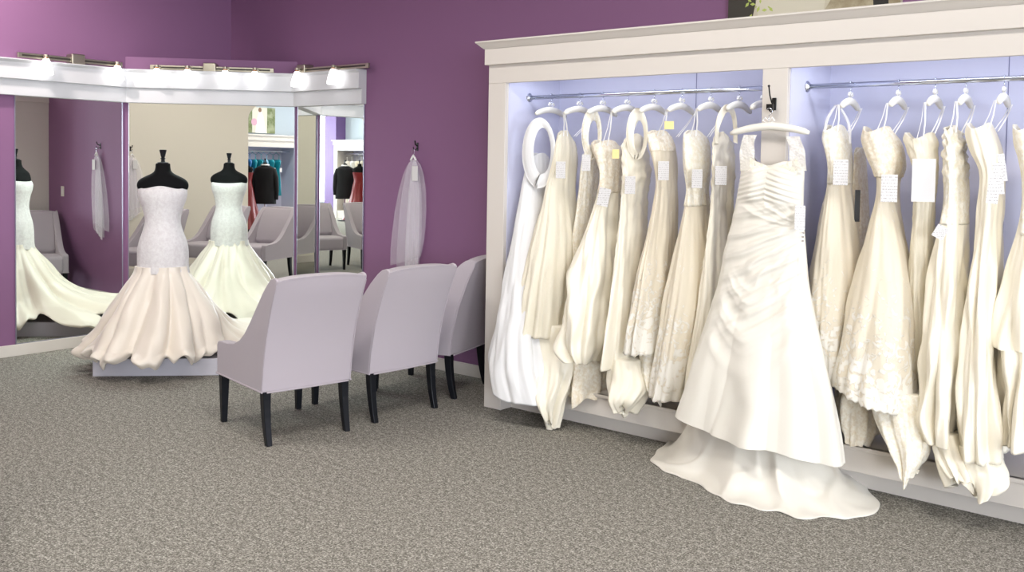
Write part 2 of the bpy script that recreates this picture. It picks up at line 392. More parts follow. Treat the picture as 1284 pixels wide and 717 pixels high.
for sx_ in (-2.86, -1.09): parts.append(MB().box((sx_, YB-.032, SH), (sx_+.004, YB-.029, 2.33)).build('panel_seam', mat('seam', (.2, .2, .33, 1), .7)))
grow(cab, *parts)
YR, ZR = 4.80, 2.045
for a, b, lb in ((OX0+.006, P1a-.006, 'left bay'), (P1b+.006, OX1-.006, 'right bay')):
    r = MB().tube([(a+.004, YR, ZR), (b-.004, YR, ZR)], .0135, 14)
    ro = r.build('rod', chrome, cab, smooth=True); ro.data.transform(Matrix.Translation(-cab.location))
    for x, sgn in ((a, 1), (b, -1)):
        fo = MB().tube([(x+.001*sgn, YR, ZR), (x+.006*sgn, YR, ZR), (x+.016*sgn, YR, ZR)], [.032, .030, .018], 16).build('rod_flange', chrome, cab, smooth=False); fo.data.transform(Matrix.Translation(-cab.location))

# ---------------------------------------------------------------- chairs
def make_chair(label, loc, rz, group):
    """local +x is the front, origin on the floor"""
    t = empty('slipper_chair', loc, label, 'chair', group, rz)
    def B(mb, name, m, **k): return mb.build(name, m, t, **k)
    W = .275
    # outer back slab, leaning back
    prof = [(-.30, .30), (-.319, .45), (-.357, .62), (-.422, .80), (-.474, .915), (-.490, .945)]
    vs = []; fs = []; NY = 14
    rows = []
    for i in range(13):
        x, z = interp(prof, i/12*(len(prof)-1)); rows.append((x, z))
    def wid(z): return W
    grid = []
    for side in (0, 1):
        for (x, z) in rows:
            for j in range(NY+1):
                u = -1+2*j/NY; bul = -.018*(1-u*u)
                zz = z + (.022*(1-abs(u)**3) if z > .9 else 0)
                th = .085
                grid.append((x + (bul if side == 0 else th+.0), u*wid(z), zz))
    nr = len(rows); st = NY+1
    for side in (0, 1):
        o = side*nr*st
        for i in range(nr-1):
            for j in range(NY):
                a = o+i*st+j; q = (a, a+1, a+st+1, a+st); fs.append(q if side == 1 else q[::-1])
    o2 = nr*st
    for i in range(nr-1):
        a = i*st; fs.append((a, a+st, o2+a+st, o2+a)); a = i*st+NY; fs.append((a+st, a, o2+a, o2+a+st))
    for j in range(NY):
        fs.append((j+1, j, o2+j, o2+j+1)); a = (nr-1)*st+j; fs.append((a, a+1, o2+a+1, o2+a))
    bk = link_mesh('backrest', grid, fs, chair_m, t, True)
    bm = bmesh.new(); bm.from_mesh(bk.data); bmesh.ops.recalc_face_normals(bm, faces=bm.faces); bm.to_mesh(bk.data); bm.free()
    b = bk.modifiers.new('bevel', 'BEVEL'); b.width = .022; b.segments = 4; b.limit_method = 'ANGLE'; b.angle_limit = 1.0
    w = bk.modifiers.new('wn', 'WEIGHTED_NORMAL')
    # sloping side panels
    fr = [(.335, .30), (.335, .475), (.322, .498), (.27, .505), (.18, .508), (.09, .520), (.01, .550), (-.06, .600), (-.135, .675), (-.215, .765), (-.300, .860), (-.370, .925), (-.407, .950)]
    skin = fr + [(-.452, .962), (-.478, .952), (-.480, .930)] + [(x+.006, z) for x, z in [(-.417, .79), (-.353, .61), (-.316, .45), (-.297, .30)]]
    arm = fr + [(-.40, .93), (-.337, .80), (-.27, .62), (-.23, .45), (-.217, .30)]
    for s in (-1, 1):
        mb = MB()
        for poly, a, b_ in ((skin, W-.016, W+.004), (arm, W-.058, W-.010)):
            mb.prism(poly, *((a, b_) if s > 0 else (-b_, -a)))
        B(mb, 'side_panel', chair_m, bevel=.007, seg=3)
    # inner back cushion
    ic = [(-.26, .46), (-.20, .46), (-.170, .52), (-.205, .66), (-.285, .82), (-.355, .91), (-.385, .945), (-.427, .955)]
    B(MB().prism(ic, -W+.05, W-.05), 'inner_back', chair_m, bevel=.018, seg=3)
    st_ = [(.345, .30), (.350, .33), (.348, .445), (.325, .478), (.25, .487), (0, .487), (-.22, .475), (-.22, .30)]
    B(MB().prism(st_, -W+.052, W-.052), 'seat', chair_m, bevel=.016, seg=3)
    pp = MB(); z = .302
    pp.tube([(-.305, -W-.004, z), (.34, -W-.004, z)], .005, 6); pp.tube([(-.305, W+.004, z), (.34, W+.004, z)], .005, 6)
    pp.tube([(-.318, -W+.02, z), (-.326, 0, z), (-.318, W-.02, z)], .005, 6); pp.tube([(.35, -W, z), (.35, W, z)], .005, 6)
    for s in (-1, 1): pp.tube([(-.300, s*(W+.001), .30), (-.319, s*(W+.001), .45), (-.357, s*(W+.001), .62), (-.422, s*(W+.001), .80), (-.476, s*(W+.001), .92)], .0035, 6)
    B(pp, 'piping', piping_m)
    for s in (-1, 1):
        # rear sabre leg
        lv = []; lf = []
        for k in range(7):
            f = k/6; z = .305*(1-f); cx = -.275 - .045*f**2; h = .026-.008*f; cy = s*(W-.030)
            for dx, dy in ((-h, -h*.9), (h, -h*.9), (h, h*.9), (-h, h*.9)): lv.append((cx+dx, cy+dy, z))
        for k in range(6):
            for j in range(4):
                q = (j+1) % 4; lf.append((k*4+j, k*4+q, (k+1)*4+q, (k+1)*4+j))
        lf += [(3, 2, 1, 0), (24, 25, 26, 27)]
        lg = link_mesh('leg', lv, lf, black_wood, t); bv = lg.modifiers.new('b', 'BEVEL'); bv.width = .003
        lv = []
        for k in range(7):
            f = k/6; z = .305*(1-f); h = .025-.009*f; cx = .305+.002*f; cy = s*(W-.030)
            for dx, dy in ((-h, -h), (h, -h), (h, h), (-h, h)): lv.append((cx+dx, cy+dy, z))
        lg = link_mesh('leg', lv, list(lf), black_wood, t); bv = lg.modifiers.new('b', 'BEVEL'); bv.width = .003
    return t
CG = 'row of lavender chairs by the cabinet'
ch1 = make_chair('lavender upholstered chair nearest the camera, its whole back and four black legs in view', (-4.665, 3.418, 0), math.radians(169.4), CG)
copy_thing(ch1, 'lavender upholstered chair in the middle of the row, below the hanging veil', (-4.622, 4.092, 0), math.radians(177), CG)
copy_thing(ch1, 'lavender upholstered chair half hidden behind the edge of the white cabinet', (-4.735, 4.725, 0), math.radians(196), CG)
CG2 = 'chairs seen only in the mirrors'
copy_thing(ch1, 'pale chair reflected just right of the trailing gown, left of its fellow in the mirror', (-4.85, .72, 0), math.radians(160), CG2)
copy_thing(ch1, 'pale chair reflected at the right edge of the widest mirror', (-4.55, 1.42, 0), math.radians(160), CG2)
copy_thing(ch1, 'pale chair reflected between the two dressed forms', (-5.95, .98, 0), math.radians(160), CG2)

# ---------------------------------------------------------------- platform, dress form
t0 = Vector((-S2, S2, 0)); s0 = Vector((S2, S2, 0))
PM = Matrix.Translation(s0*(-1.97)+t0*7.094) @ Matrix(((s0.x, t0.x, 0, 0), (s0.y, t0.y, 0, 0), (0, 0, 1, 0), (0, 0, 0, 1)))
pf = MB().box((-.49, 0, 0), (.62, 1.22, .128), PM).build('fitting_platform', mat('platform_paint', (.50, .48, .52, 1), .5), bevel=.004)
tag(pf, 'low pale platform under the ivory mermaid gown', 'platform')

def dress_loft(name, rows, m, n_fold=14, amp=(0, .12), seed=0, nz=70, na=112, lip=.02, top_open=True, noise_amp=.012, hem=None, lobe=None, ruch=0, sharp=1.0, yaw=0, neck=None, fold_pow=1.6, bubble=0, cut=None):
    """rows: (z, cx, cy, ax, ay) from neckline to hem. Folds deepen towards the hem. lobe(theta, f) scales the radius; hem(theta) lifts the hem; neck(theta) raises the neckline."""
    rnd = random.Random(seed); ph = [rnd.uniform(0, 6.28) for _ in range(6)]
    n2 = n_fold + rnd.choice((-3, -2, 2, 3)); n3 = max(3, n_fold//2)
    vs = []; fs = []
    cs, sn = math.cos(yaw), math.sin(yaw)
    ztop, zbot = rows[0][0], rows[-1][0]
    ring = 0
    def point(f, th, inset=0.0, dz=0.0):
        z, cx, cy, ax, ay = interp(rows, f*(len(rows)-1))
        g = max(0., min(1., (ztop-z)/(ztop-zbot)))
        A = amp[0] + (amp[1]-amp[0])*g**fold_pow
        jit = .9*noise.noise(Vector((math.cos(th)*1.7, math.sin(th)*1.7, seed+g*.8)))
        w = .62*(2*abs(math.sin((n_fold*th+ph[0]+.7*math.sin(g*3+ph[1]))/2 + 2.2*jit))**.8-1) + .34*(2*abs(math.sin((n2*th+ph[2]+g*1.5)/2))-1) + .3*math.sin(n3*th+ph[3])
        w = (abs(w)**sharp)*(1 if w > 0 else -1)
        r = 1 + A*w
        if bubble and g > .86: r *= 1 + bubble*math.sin((g-.86)/.14*PI)*(.6+.5*math.sin(n_fold*1.7*th+ph[4]))
        if lobe: r *= lobe(th, g)
        r = max(.05, r-inset/max(.04, min(ax, ay)))
        x = ax*r*math.cos(th); y = ay*r*math.sin(th)
        nn = noise.noise(Vector((math.cos(th)*2.2+seed, math.sin(th)*2.2, z*3.2)))
        nn2 = noise.noise(Vector((math.cos(th)*5+seed, math.sin(th)*5, z*7+3)))
        k = noise_amp*(.3+g)*(nn*1.6+nn2*.7)
        if ruch and g < .55:
            q = ruch*(1-g/.55)**.4
            k += q*(math.sin(z*95+math.cos(th+.6)*7+3*nn)*.5+math.sin(z*60-math.cos(th)*9)*.4)
        x += k*math.cos(th); y += k*math.sin(th)
        zz = z + dz
        if neck: zz += neck(th)*max(0, 1-f*6)**1.5
        if hem: zz += hem(th)*g**6
        return (cx + x*cs-y*sn, cy + x*sn+y*cs, zz)
    rings = []
    if top_open:
        rings.append([point(0.13, 2*PI*k/na, .014) for k in range(na)])
        rings.append([point(0.0, 2*PI*k/na, .010) for k in range(na)])
    for i in range(nz+1): rings.append([point(i/nz, 2*PI*k/na) for k in range(na)])
    rings.append([point(1, 2*PI*k/na, .012, .006) for k in range(na)])
    rings.append([point(.93, 2*PI*k/na, .03) for k in range(na)])
    for r_ in rings: vs += r_
    for i in range(len(rings)-1):
        for k in range(na):
            if cut and i > 3 and cut(2*PI*(k+.5)/na, i/len(rings)): continue
            q = (k+1) % na; fs.append((i*na+k, i*na+q, (i+1)*na+q, (i+1)*na+k))
    if not top_open:
        fs.append(tuple(reversed(range(na))))
    return link_mesh(name, vs, fs, m, None, True)

# black dress form on the platform wearing the mermaid gown
mx, my = -6.61, 3.74
vz = Vector((mx, my, 0)); latd = Vector((.62, .785, 0)); yawm = math.atan2(latd.y, latd.x)
df = empty('dress_form', (mx, my, .128), 'black dress form standing on the low platform, wearing the mermaid gown', 'dress form')
body_rows = [(1.563, 0, .040, .040), (1.56, 0, .050, .048), (1.53, 0, .053, .05), (1.505, 0, .060, .056), (1.485, 0, .082, .066), (1.466, 0, .120, .076), (1.446, 0, .155, .086), (1.42, 0, .178, .092), (1.385, 0, .181, .10), (1.34, 0, .160, .108), (1.28, 0, .145, .105), (1.14, 0, .110, .09), (1.0, 0, .128, .098), (.9, 0, .14, .105), (.8, 0, .12, .1)]
def form_body(rows, yaw, x, y, m, name='torso'):
    na = 36; vs = []; fs = []; nz = 60
    for i in range(nz+1):
        z, o, a, b = interp(rows, i/nz*(len(rows)-1))
        for k in range(na):
            th = 2*PI*k/na; c_, s_ = math.cos(th), math.sin(th)
            px = a*(abs(c_)**.85)*(1 if c_ > 0 else -1); py = b*(abs(s_)**.95)*(1 if s_ > 0 else -1)
            vs.append((x+px*math.cos(yaw)-py*math.sin(yaw), y+px*math.sin(yaw)+py*math.cos(yaw), z))
    for i in range(nz):
        for k in range(na):
            q = (k+1) % na; fs.append((i*na+q, i*na+k, (i+1)*na+k, (i+1)*na+q))
    fs.append(tuple(range(na))); fs.append(tuple(reversed([nz*na+k for k in range(na)])))
    return link_mesh(name, vs, fs, m, None, True)
grow(df, form_body(body_rows, yawm, mx, my, black_cloth),
     MB().lathe([(.0, 1.562), (.040, 1.562), (.040, 1.570), (.016, 1.574), (.012, 1.592), (.020, 1.598), (.012, 1.606), (.015, 1.614), (.026, 1.662), (.022, 1.666), (0, 1.666)], (mx, my, 0), 24).build('neck_finial', black_wood, smooth=False),
     MB().tube([(mx, my, .15), (mx, my, .82)], .018, 10).build('stand_pole', chrome),
     MB().lathe([(0, .1285), (.19, .1285), (.19, .140), (.05, .155), (0, .155)], (mx, my, 0), 28).build('stand_base', black_wood))
g = empty('mermaid_gown', (mx, my, .128), 'strapless blush mermaid gown with lace bodice and full pleated satin skirt on the dress form', 'gown')
sweet = lambda th: .018*math.cos(2*(th-PI/2)*2)*(1 if math.sin(th) < 0 else .3)
R_ = lambda z, a, b: (z, mx, my, a, b)
bod = dress_loft('bodice', [R_(1.385, .172, .116), R_(1.34, .174, .135), R_(1.29, .166, .132), R_(1.22, .142, .115), R_(1.13, .127, .105), R_(1.05, .145, .118), R_(.98, .168, .135), R_(.90, .180, .143), R_(.80, .181, .145), R_(.74, .188, .15)],
                 lace_p, n_fold=6, amp=(0, .01), seed=3, yaw=yawm, noise_amp=.003, neck=lambda th: .010*math.cos(2*th*2)*(1 if math.sin(th) < 0 else 0) - (.02 if math.sin(th) > 0 else 0)*math.sin(th))
back_dir = math.atan2(.85, -.55)-yawm       # train direction in the gown's own angle
def lobe_m(th, g):
    d = math.cos(th-back_dir); k = max(0, d)**1.3
    return 1 + 1.35*k*max(0, (g-.35)/.65)**2.2
sk = dress_loft('skirt', [R_(.79, .186, .148), R_(.74, .196, .158), R_(.66, .25, .21), R_(.55, .315, .28), R_(.42, .385, .355), R_(.30, .43, .405), R_(.21, .475, .455), R_(.155, .49, .475), R_(.115, .47, .455)],
                satin_p, n_fold=12, amp=(.03, .20), seed=11, yaw=yawm, noise_amp=.028, lobe=lobe_m, nz=90, na=260, sharp=.8, fold_pow=.9, bubble=.06,
                hem=lambda th: .03*math.sin(9*th)+.03*abs(math.sin(13*th+1))+.015*math.sin(31*th)+.01+ (.06 if math.cos(th-back_dir) > .2 else 0)*math.cos(th-back_dir))
pmi = PM.inverted()
for v in sk.data.vertices:      # the train spills off the platform on to the carpet and stops short of the mirror
    q = pmi @ v.co
    d = max(-.49-q.x, q.x-.62, -q.y, q.y-1.22, 0)
    if v.co.z < .35: v.co.z -= min(1, d/.12)*.10*(.35-v.co.z)/.235*max(0, min(1, (q.y-.45)/.25))
    dist = (v.co-CA).dot(CN)
    if dist < .05: v.co += CN*(.05-dist)
grow(g, bod, sk)

# ---------------------------------------------------------------- hangers and gowns in the cabinet
LG = 'padded hangers on the cabinet rods'
def hanger(x, y=YR, zr=ZR, half=.185, drop=.085, rz=0, label='', group=LG, m=None, hook=True):
    t = empty('padded_hanger', (x, y, zr), label, 'hanger', group, rz)
    pts = []; rs = []
    for k in range(17):
        u = -1+k/8; pts.append((0, u*half, -drop-.035*abs(u)**1.8)); rs.append((.0135+.004*(1-u*u))*(1 if abs(u) < .97 else .6))
    MB().tube(pts, rs, 12, 1.15).build('padded_arm', m or hanger_m, t, smooth=True)
    hk = [(0, 0, -drop+.01), (0, 0, -.035)] + [(0, .018*math.sin(a)+0, .0-.018*math.cos(a)+.001) for a in [k/8*4.2 for k in range(9)]]
    MB().tube(hk, .0022, 6).build('wire_hook', chrome, t, smooth=True)
    bw = MB(); 
    for s in (-1, 1): bw.tube([(.0, 0, -drop+.028), (.0, s*.02, -drop+.045), (0, s*.034, -drop+.03), (0, s*.014, -drop+.02)], [.003, .007, .006, .003], 6, .5)
    bw.build('bow', ribbon_m, t)
    return t

def rows_px(px, Yb=4.76, Yh=4.62, ayb=.13, ayh=.26, zmin=None):
    """silhouette rows (y, x_left, x_right) of one hanging gown turned into world cross-sections"""
    out = []; n = len(px)
    y0, y1 = px[0][0], px[-1][0]
    for (yy, xl, xr) in px:
        f = (yy-y0)/(y1-y0); f2 = f*f*(3-2*f)
        Y = Yb+(Yh-Yb)*f2; ay = ayb+(ayh-ayb)*f2
        a = at(xl, yy, Y); b = at(xr, yy, Y); w = (b.x-a.x)/2; cx = (a.x+b.x)/2
        k = abs(cx)/Y
        ax2 = w*w-(k*ay)**2
        if ax2 < (.35*w)**2:
            ay = math.sqrt(max(.0001, w*w*(1-.35**2)))/max(k, .15); ay = min(ay, ayh); ax2 = max(w*w-(k*ay)**2, (.35*w)**2)
        out.append((a.z*.5+b.z*.5, cx, Y, math.sqrt(ax2), ay))
    return out

def ribbon(a, b, name='hanger_loop', w=.004, m=None):
    a = Vector(a); b = Vector(b)
    return MB().tube([a, a.lerp(b, .5)+Vector((.004, .003, 0)), b], w, 6, .4).build(name, m or ribbon_m)
def tagcard(x, y, w, h, Y, name='price_tag', m=None, tilt=0, turn=-.35, label=None):
    """card hanging in front of the bodice"""
    P = at(x, y, Y); s = Y/F_PX*1.06
    M = Matrix.Translation(P) @ Matrix.Rotation(turn*-1, 4, 'Z') @ Matrix.Rotation(tilt, 4, 'Y')
    o = MB().box((-w*s/2, -.001, -h*s/2), (w*s/2, .001, h*s/2), M).build(name, m or card_m)
    if label: o['label'] = label
    return o

def gown(label, px, m, hx=None, tags=(), train=None, straps=(), bands=(), upper=None, upper_frac=.25, loops=True, Yb=4.76, Yh=4.62, ayb=.13, ayh=.24, **kw):
    rows = rows_px(px, Yb, Yh, ayb, ayh)
    z0 = rows[0][0]
    root = empty('hanging_gown', (rows[0][1], rows[0][2], z0-.01), label, 'gown', 'gowns hanging in the cabinet')
    neck = kw.pop('neck', lambda th: .022*math.cos(2*th)-.012*math.sin(th))
    seed = kw.pop('seed', len(bpy.data.objects)); nf = kw.pop('n_fold', 11); amp = kw.pop('amp', (.02, .14))
    if upper:
        # separate bodice in its own fabric
        k = upper_frac
        full = rows; nn = len(full)-1
        cut = [tuple(interp(full, min(nn, nn*k*i/6))) for i in range(7)]
        rest = [tuple(interp(full, nn*(k*.88+(1-k*.88)*i/8))) for i in range(9)]
        cut = [(z, a, b, c*1.03, d*1.03) for z, a, b, c, d in cut]
        grow(root, dress_loft('bodice', cut, upper, n_fold=5, amp=(.02, .03), seed=seed, noise_amp=.008, neck=neck, nz=30, na=64, ruch=kw.get('ruch', 0)))
        kw.pop('ruch', None)
        grow(root, dress_loft('skirt', rest, m, n_fold=nf, amp=amp, seed=seed, **kw))
    else:
        grow(root, dress_loft('gown_body', rows, m, n_fold=nf, amp=amp, seed=seed, neck=neck, **kw))
    if train:
        for tr in train:
            trow, tm, tY0, tY1, tay = tr[:5]
            r2 = rows_px(trow, tY0, tY1, tay*.8, tay)
            grow(root, dress_loft('train' if tr is train[0] else 'underskirt', r2, tm, n_fold=7, amp=(.05, .2), seed=seed+5, noise_amp=.03, nz=40, na=80, top_open=False, hem=lambda th: .03*math.sin(2*th+seed)+.015*math.sin(5*th)))
    for tg in tags: grow(root, tagcard(*tg[:5], **(tg[5] if len(tg) > 5 else {})))
    for pts, w, fl, sm in straps:
        P = [at(*q) for q in pts]
        # smooth the path
        Q = [Vector(interp([tuple(v) for v in P], i/20*(len(P)-1))) for i in range(21)]
        grow(root, MB().tube(Q, [w*(.7+.3*math.sin(PI*i/20)) for i in range(21)], 10, fl).build('strap', sm or m, smooth=True))
    for bd in bands: grow(root, band(*bd))
    if loops and hx is not None:
        cz, cx, cy, ax, ay = rows[0]
        for s in (-1, 1):
            hp = (hx, YR+s*.165, ZR-.112)
            grow(root, ribbon((cx+(hp[0]-cx)*.5-.012, cy+s*ay*.85, cz-.015), (hp[0]-.004, hp[1], hp[2])), ribbon((cx+(hp[0]-cx)*.5+.014, cy+s*ay*.7, cz-.015), (hp[0]+.004, hp[1]-.006, hp[2])))
    return root

def band(outer, inner, Ys, m, thick=.012, name='strap', puff=.016):
    """broad band of cloth: outer and inner edge given as equal lists of photo points with one depth per station"""
    n = 28; vs = []; fs = []; K = 7
    O = [at(x, y, Y) for (x, y), Y in zip(outer, Ys)]; I = [at(x, y, Y+.012) for (x, y), Y in zip(inner, Ys)]
    for i in range(n+1):
        t = i/n*(len(O)-1); a = Vector(interp([tuple(v) for v in O], t)); b = Vector(interp([tuple(v) for v in I], t))
        for side in (1, -1):
            for k in range(K):
                f = k/(K-1) if side == 1 else 1-k/(K-1)
                c = a.lerp(b, f); bul = math.sin(PI*f)
                c = c + Vector((-.35, -.9, .1))*(bul*puff*(1 if side == 1 else .1) + .003*math.sin(f*14+i*.3)) - Vector((-.35, -.9, 0))*(thick*bul if side < 0 else 0)
                vs.append(c)
    S = 2*K
    for i in range(n):
        for k in range(S):
            q = (k+1) % S; fs.append((i*S+k, i*S+q, (i+1)*S+q, (i+1)*S+k))
    fs.append(tuple(range(S))); fs.append(tuple(n*S+k for k in reversed(range(S))))
    return link_mesh(name, vs, fs, m, None, True)
def egg(cx, cy, rx, ry, ix, iy, m, dx=2, dy=3, name='strap', puff=.012, Yn=4.62, depth=.14):
    O = []; I = []; Ys = []
    for k in range(13):
        a = PI/2*1.15 + k/12*2*PI*.98
        O.append((cx+rx*math.cos(a), cy+ry*math.sin(a))); I.append((cx+dx+ix*math.cos(a), cy+dy+iy*math.sin(a)))
        Ys.append(Yn + depth*.5*(1+math.cos(a)))
    return (O, I, Ys, m, .010, name, puff)
def hx_of(px_, py_): return at(px_, py_, YR-.16).x
# ---- left bay
HL = [(670, 143, 'at the far left end of the left rod'), (706, 134, 'second from the left on the left rod'), (735, 140, 'third from the left on the left rod, inside a lace loop'), (766, 134, 'fourth from the left on the left rod'),
      (800, 134, 'in the middle of the left rod, under a wide strap'), (835, 133, 'on the left rod, with the yellow ticket below it'), (872, 133, 'third from the right on the left rod'), (908, 133, 'second from the right on the left rod'), (938, 129, 'at the right end of the left rod, bare behind the front gown')]
hxs = []
for x, y, where in HL:
    X = hx_of(x, y) + .012; hxs.append(X)
    hanger(X, rz=math.radians(6), label='ivory padded hanger '+where, group='padded hangers on the left rod')
HR = [(1049, 130, 'at the far left of the right rod'), (1110, 127, 'second from the left on the right rod'), (1157, 124, 'third from the left on the right rod'), (1196, 125, 'with a bow, fourth from the left on the right rod'), (1245, 122, 'rightmost in view on the right rod'), (1290, 120, 'just off the right edge')]
hxr = []
for x, y, where in HR[:5]:
    X = hx_of(x, y) + .012; hxr.append(X)
    hanger(X, half=.15, rz=math.radians(4), label='white padded hanger '+where, group='padded hangers on the right rod')

gown('white satin gown with wide cowl, leftmost, its hem over the cabinet post',
     [(196, 664, 690), (215, 659, 692), (245, 653, 694), (290, 645, 690), (350, 635, 684), (410, 624, 678), (460, 614, 680), (500, 618, 690)], satin_w, hxs[0], seed=2,
     n_fold=6, amp=(.03, .12), Yb=4.74, Yh=4.40, ayb=.14, ayh=.12, loops=False, hem=lambda th: .10*max(0, -math.cos(th))**1.5,
     bands=[egg(676, 192, 21, 45, 11, 29, satin_w, 4, -3, 'cowl', .014, 4.56, .10)])
gown('ivory tulle gown with a plain white tag, hem stopping short over a satin tail',
     [(168, 700, 716), (180, 697, 722), (200, 694, 724), (240, 684, 722), (300, 668, 724), (360, 655, 722), (418, 646, 718)], tulle_i, hxs[1], seed=4, tags=[(703, 213, 15, 25, 4.56)],
     n_fold=16, amp=(.03, .10), Yh=4.60, ayh=.20, train=[([(405, 664, 716), (440, 662, 718), (475, 668, 716), (505, 676, 708), (532, 686, 698)], satin_i, 4.56, 4.44, .10)])
gown('narrow lace gown with lace loop strap, left of the bunched satin gown',
     [(186, 735, 752), (205, 729, 754), (260, 724, 750), (320, 714, 748), (400, 706, 748), (470, 705, 745)], lace_i, hxs[2], seed=6, Yb=4.82, Yh=4.78, ayb=.10, ayh=.16, tags=[(735, 204, 13, 24, 4.60)], amp=(.02, .1), loops=False,
     bands=[egg(742, 168, 12.5, 33, 6, 20, lace_i)])
gown('ivory gown with lace bodice, yellow sticker and bunched satin pick-up skirt',
     [(180, 742, 776), (190, 744, 781), (215, 752, 782), (240, 750, 780), (262, 745, 778), (310, 728, 778), (350, 712, 778), (385, 716, 776), (425, 702, 772), (450, 720, 768)], satin_i, hxs[3], seed=8, upper=lace_b, upper_frac=.34,
     n_fold=8, amp=(.04, .22), noise_amp=.035, Yh=4.58, ayh=.22, tags=[(757, 247, 17, 26, 4.56, dict(tilt=.2)), (772, 193, 10, 13, 4.58, dict(m=yellow_card, name='sticker', label='yellow sticker'))],
     train=[([(425, 712, 760), (455, 712, 765), (480, 712, 766), (496, 716, 764)], lace_b, 4.68, 4.66, .16)])
gown('ivory satin gown with draped bow bodice, hanging left of the gown with a yellow ticket',
     [(172, 786, 808), (184, 781, 812), (215, 781, 816), (250, 779, 812), (300, 775, 812), (360, 768, 812), (420, 762, 812), (458, 757, 808)], satin_i, hxs[4], seed=10, ruch=.008, tags=[(790, 232, 15, 25, 4.56)],
     n_fold=7, amp=(.03, .14), Yh=4.60, ayh=.22, loops=False,
     bands=[egg(799, 168, 13.5, 33, 6.5, 20, satin_i)],
     train=[([(448, 766, 810), (475, 763, 818), (498, 766, 808), (514, 775, 796)], satin_i, 4.54, 4.46, .12)])
gown('ivory gown with a yellow and white ticket above it and a scalloped lace hem',
     [(168, 812, 842), (185, 814, 848), (210, 820, 850), (240, 822, 849), (300, 812, 850), (360, 798, 850), (440, 784, 846)], lace_hem, hxs[5], seed=12, upper=lace_b, upper_frac=.2, tags=[(832, 214, 15, 26, 4.56), (839, 157, 13, 11, 4.6, dict(m=yellow_card, name='ticket', label='yellow ticket'))],
     n_fold=10, amp=(.03, .12), Yh=4.60, ayh=.22, hem=lambda th: .012*abs(math.sin(16*th)), train=[([(430, 802, 848), (460, 806, 850), (485, 815, 846), (500, 820, 840)], lace_i, 4.62, 4.60, .14)])
gown('beaded lace fit and flare gown third from the right in the left bay',
     [(168, 858, 884), (180, 857, 890), (210, 858, 892), (240, 862, 888), (275, 856, 892), (310, 848, 894), (370, 836, 894), (430, 826, 890), (495, 818, 880)], lace_hem, hxs[6], seed=14, upper=lace_i, upper_frac=.44, tags=[(874, 224, 14, 25, 4.56)],
     n_fold=15, amp=(.03, .10), Yh=4.60, ayh=.2)
gown('ivory gown with pleated satin bodice and wide straps, beside the large front gown',
     [(170, 896, 914), (182, 894, 920), (215, 893, 922), (260, 892, 920), (320, 884, 922), (400, 874, 924), (470, 862, 920), (500, 858, 915)], satin_i, hxs[7], seed=16, ruch=.007, tags=[(904, 220, 15, 25, 4.56)],
     n_fold=10, amp=(.02, .10), Yh=4.62, ayh=.18, loops=False,
     bands=[([(896, 182), (897, 160), (901, 142), (909, 131), (918, 134), (924, 148), (925, 180)], [(901, 180), (902, 162), (906, 149), (911, 141), (916, 143), (919, 154), (920, 178)], [4.64, 4.62, 4.63, 4.66, 4.72, 4.78, 4.80], satin_i, .008, 'strap', .012)])
gown('plain ivory gown mostly hidden behind the large front gown',
     [(200, 930, 950), (260, 925, 950), (400, 905, 945), (490, 890, 940)], satin_i, None, seed=17, Yb=4.86, Yh=4.8, ayb=.1, ayh=.15, loops=False)

# ---- right bay
gown('sheer topped ivory gown with scattered lace, leftmost in the right bay',
     [(162, 1034, 1062), (175, 1031, 1066), (200, 1037, 1068), (225, 1038, 1069), (270, 1030, 1074), (330, 1018, 1080), (400, 1014, 1082), (470, 1020, 1078)], lace_hem, hxr[0], seed=18, upper=lace_i, upper_frac=.45, tags=[(1054, 216, 17, 31, 4.54)],
     n_fold=12, amp=(.02, .10), Yh=4.64, ayh=.2,
     straps=[([(1034, 165, 4.60), (1038, 148, 4.62), (1048, 132, 4.66)], .010, .5, sheer), ([(1066, 180, 4.7), (1064, 155, 4.7), (1052, 132, 4.68)], .014, .5, sheer)])
gown('lace covered gown with a black ticket, tucked behind the sheer topped gown',
     [(190, 1071, 1086), (260, 1068, 1090), (340, 1060, 1092), (440, 1052, 1098), (520, 1050, 1096)], lace_b, None, seed=19, Yb=4.92, Yh=4.86, ayb=.1, ayh=.14, loops=False, tags=[(1075, 258, 6, 38, 4.74, dict(m=mat('black_card', (.03, .03, .035, 1), .5), name='ticket', label='black ticket'))],
     train=[([(470, 1060, 1105), (505, 1050, 1110), (530, 1052, 1108), (545, 1060, 1100)], lace_b, 4.72, 4.68, .16)])
gown('ivory gown with beaded bust and scalloped lace hem, its lower tiers trailing off the shelf',
     [(164, 1082, 1118), (175, 1080, 1128), (195, 1086, 1134), (215, 1096, 1134), (240, 1100, 1128), (300, 1086, 1136), (370, 1068, 1146), (440, 1055, 1150), (500, 1048, 1152)], lace_hem, hxr[1], seed=20, upper=lace_b, upper_frac=.42, tags=[(1115, 236, 18, 32, 4.5)],
     n_fold=8, amp=(.02, .10), Yh=4.54, ayh=.2, hem=lambda th: .012*abs(math.sin(18*th))-.05*math.cos(th),
     train=[([(490, 1092, 1160), (530, 1102, 1164), (565, 1118, 1162), (595, 1134, 1150)], lace_i, 4.50, 4.42, .10)])
gown('ivory chiffon column gown with pleated bust and one big blank white tag',
     [(172, 1136, 1172), (178, 1134, 1175), (200, 1142, 1176), (225, 1146, 1176), (300, 1142, 1172), (400, 1140, 1176), (500, 1144, 1182)], tulle_i, hxr[2], seed=22, ruch=.004, tags=[(1158, 226, 25, 49, 4.52, dict(m=plain_card))],
     n_fold=14, amp=(.03, .08), Yb=4.72, Yh=4.72, ayb=.10, ayh=.12)
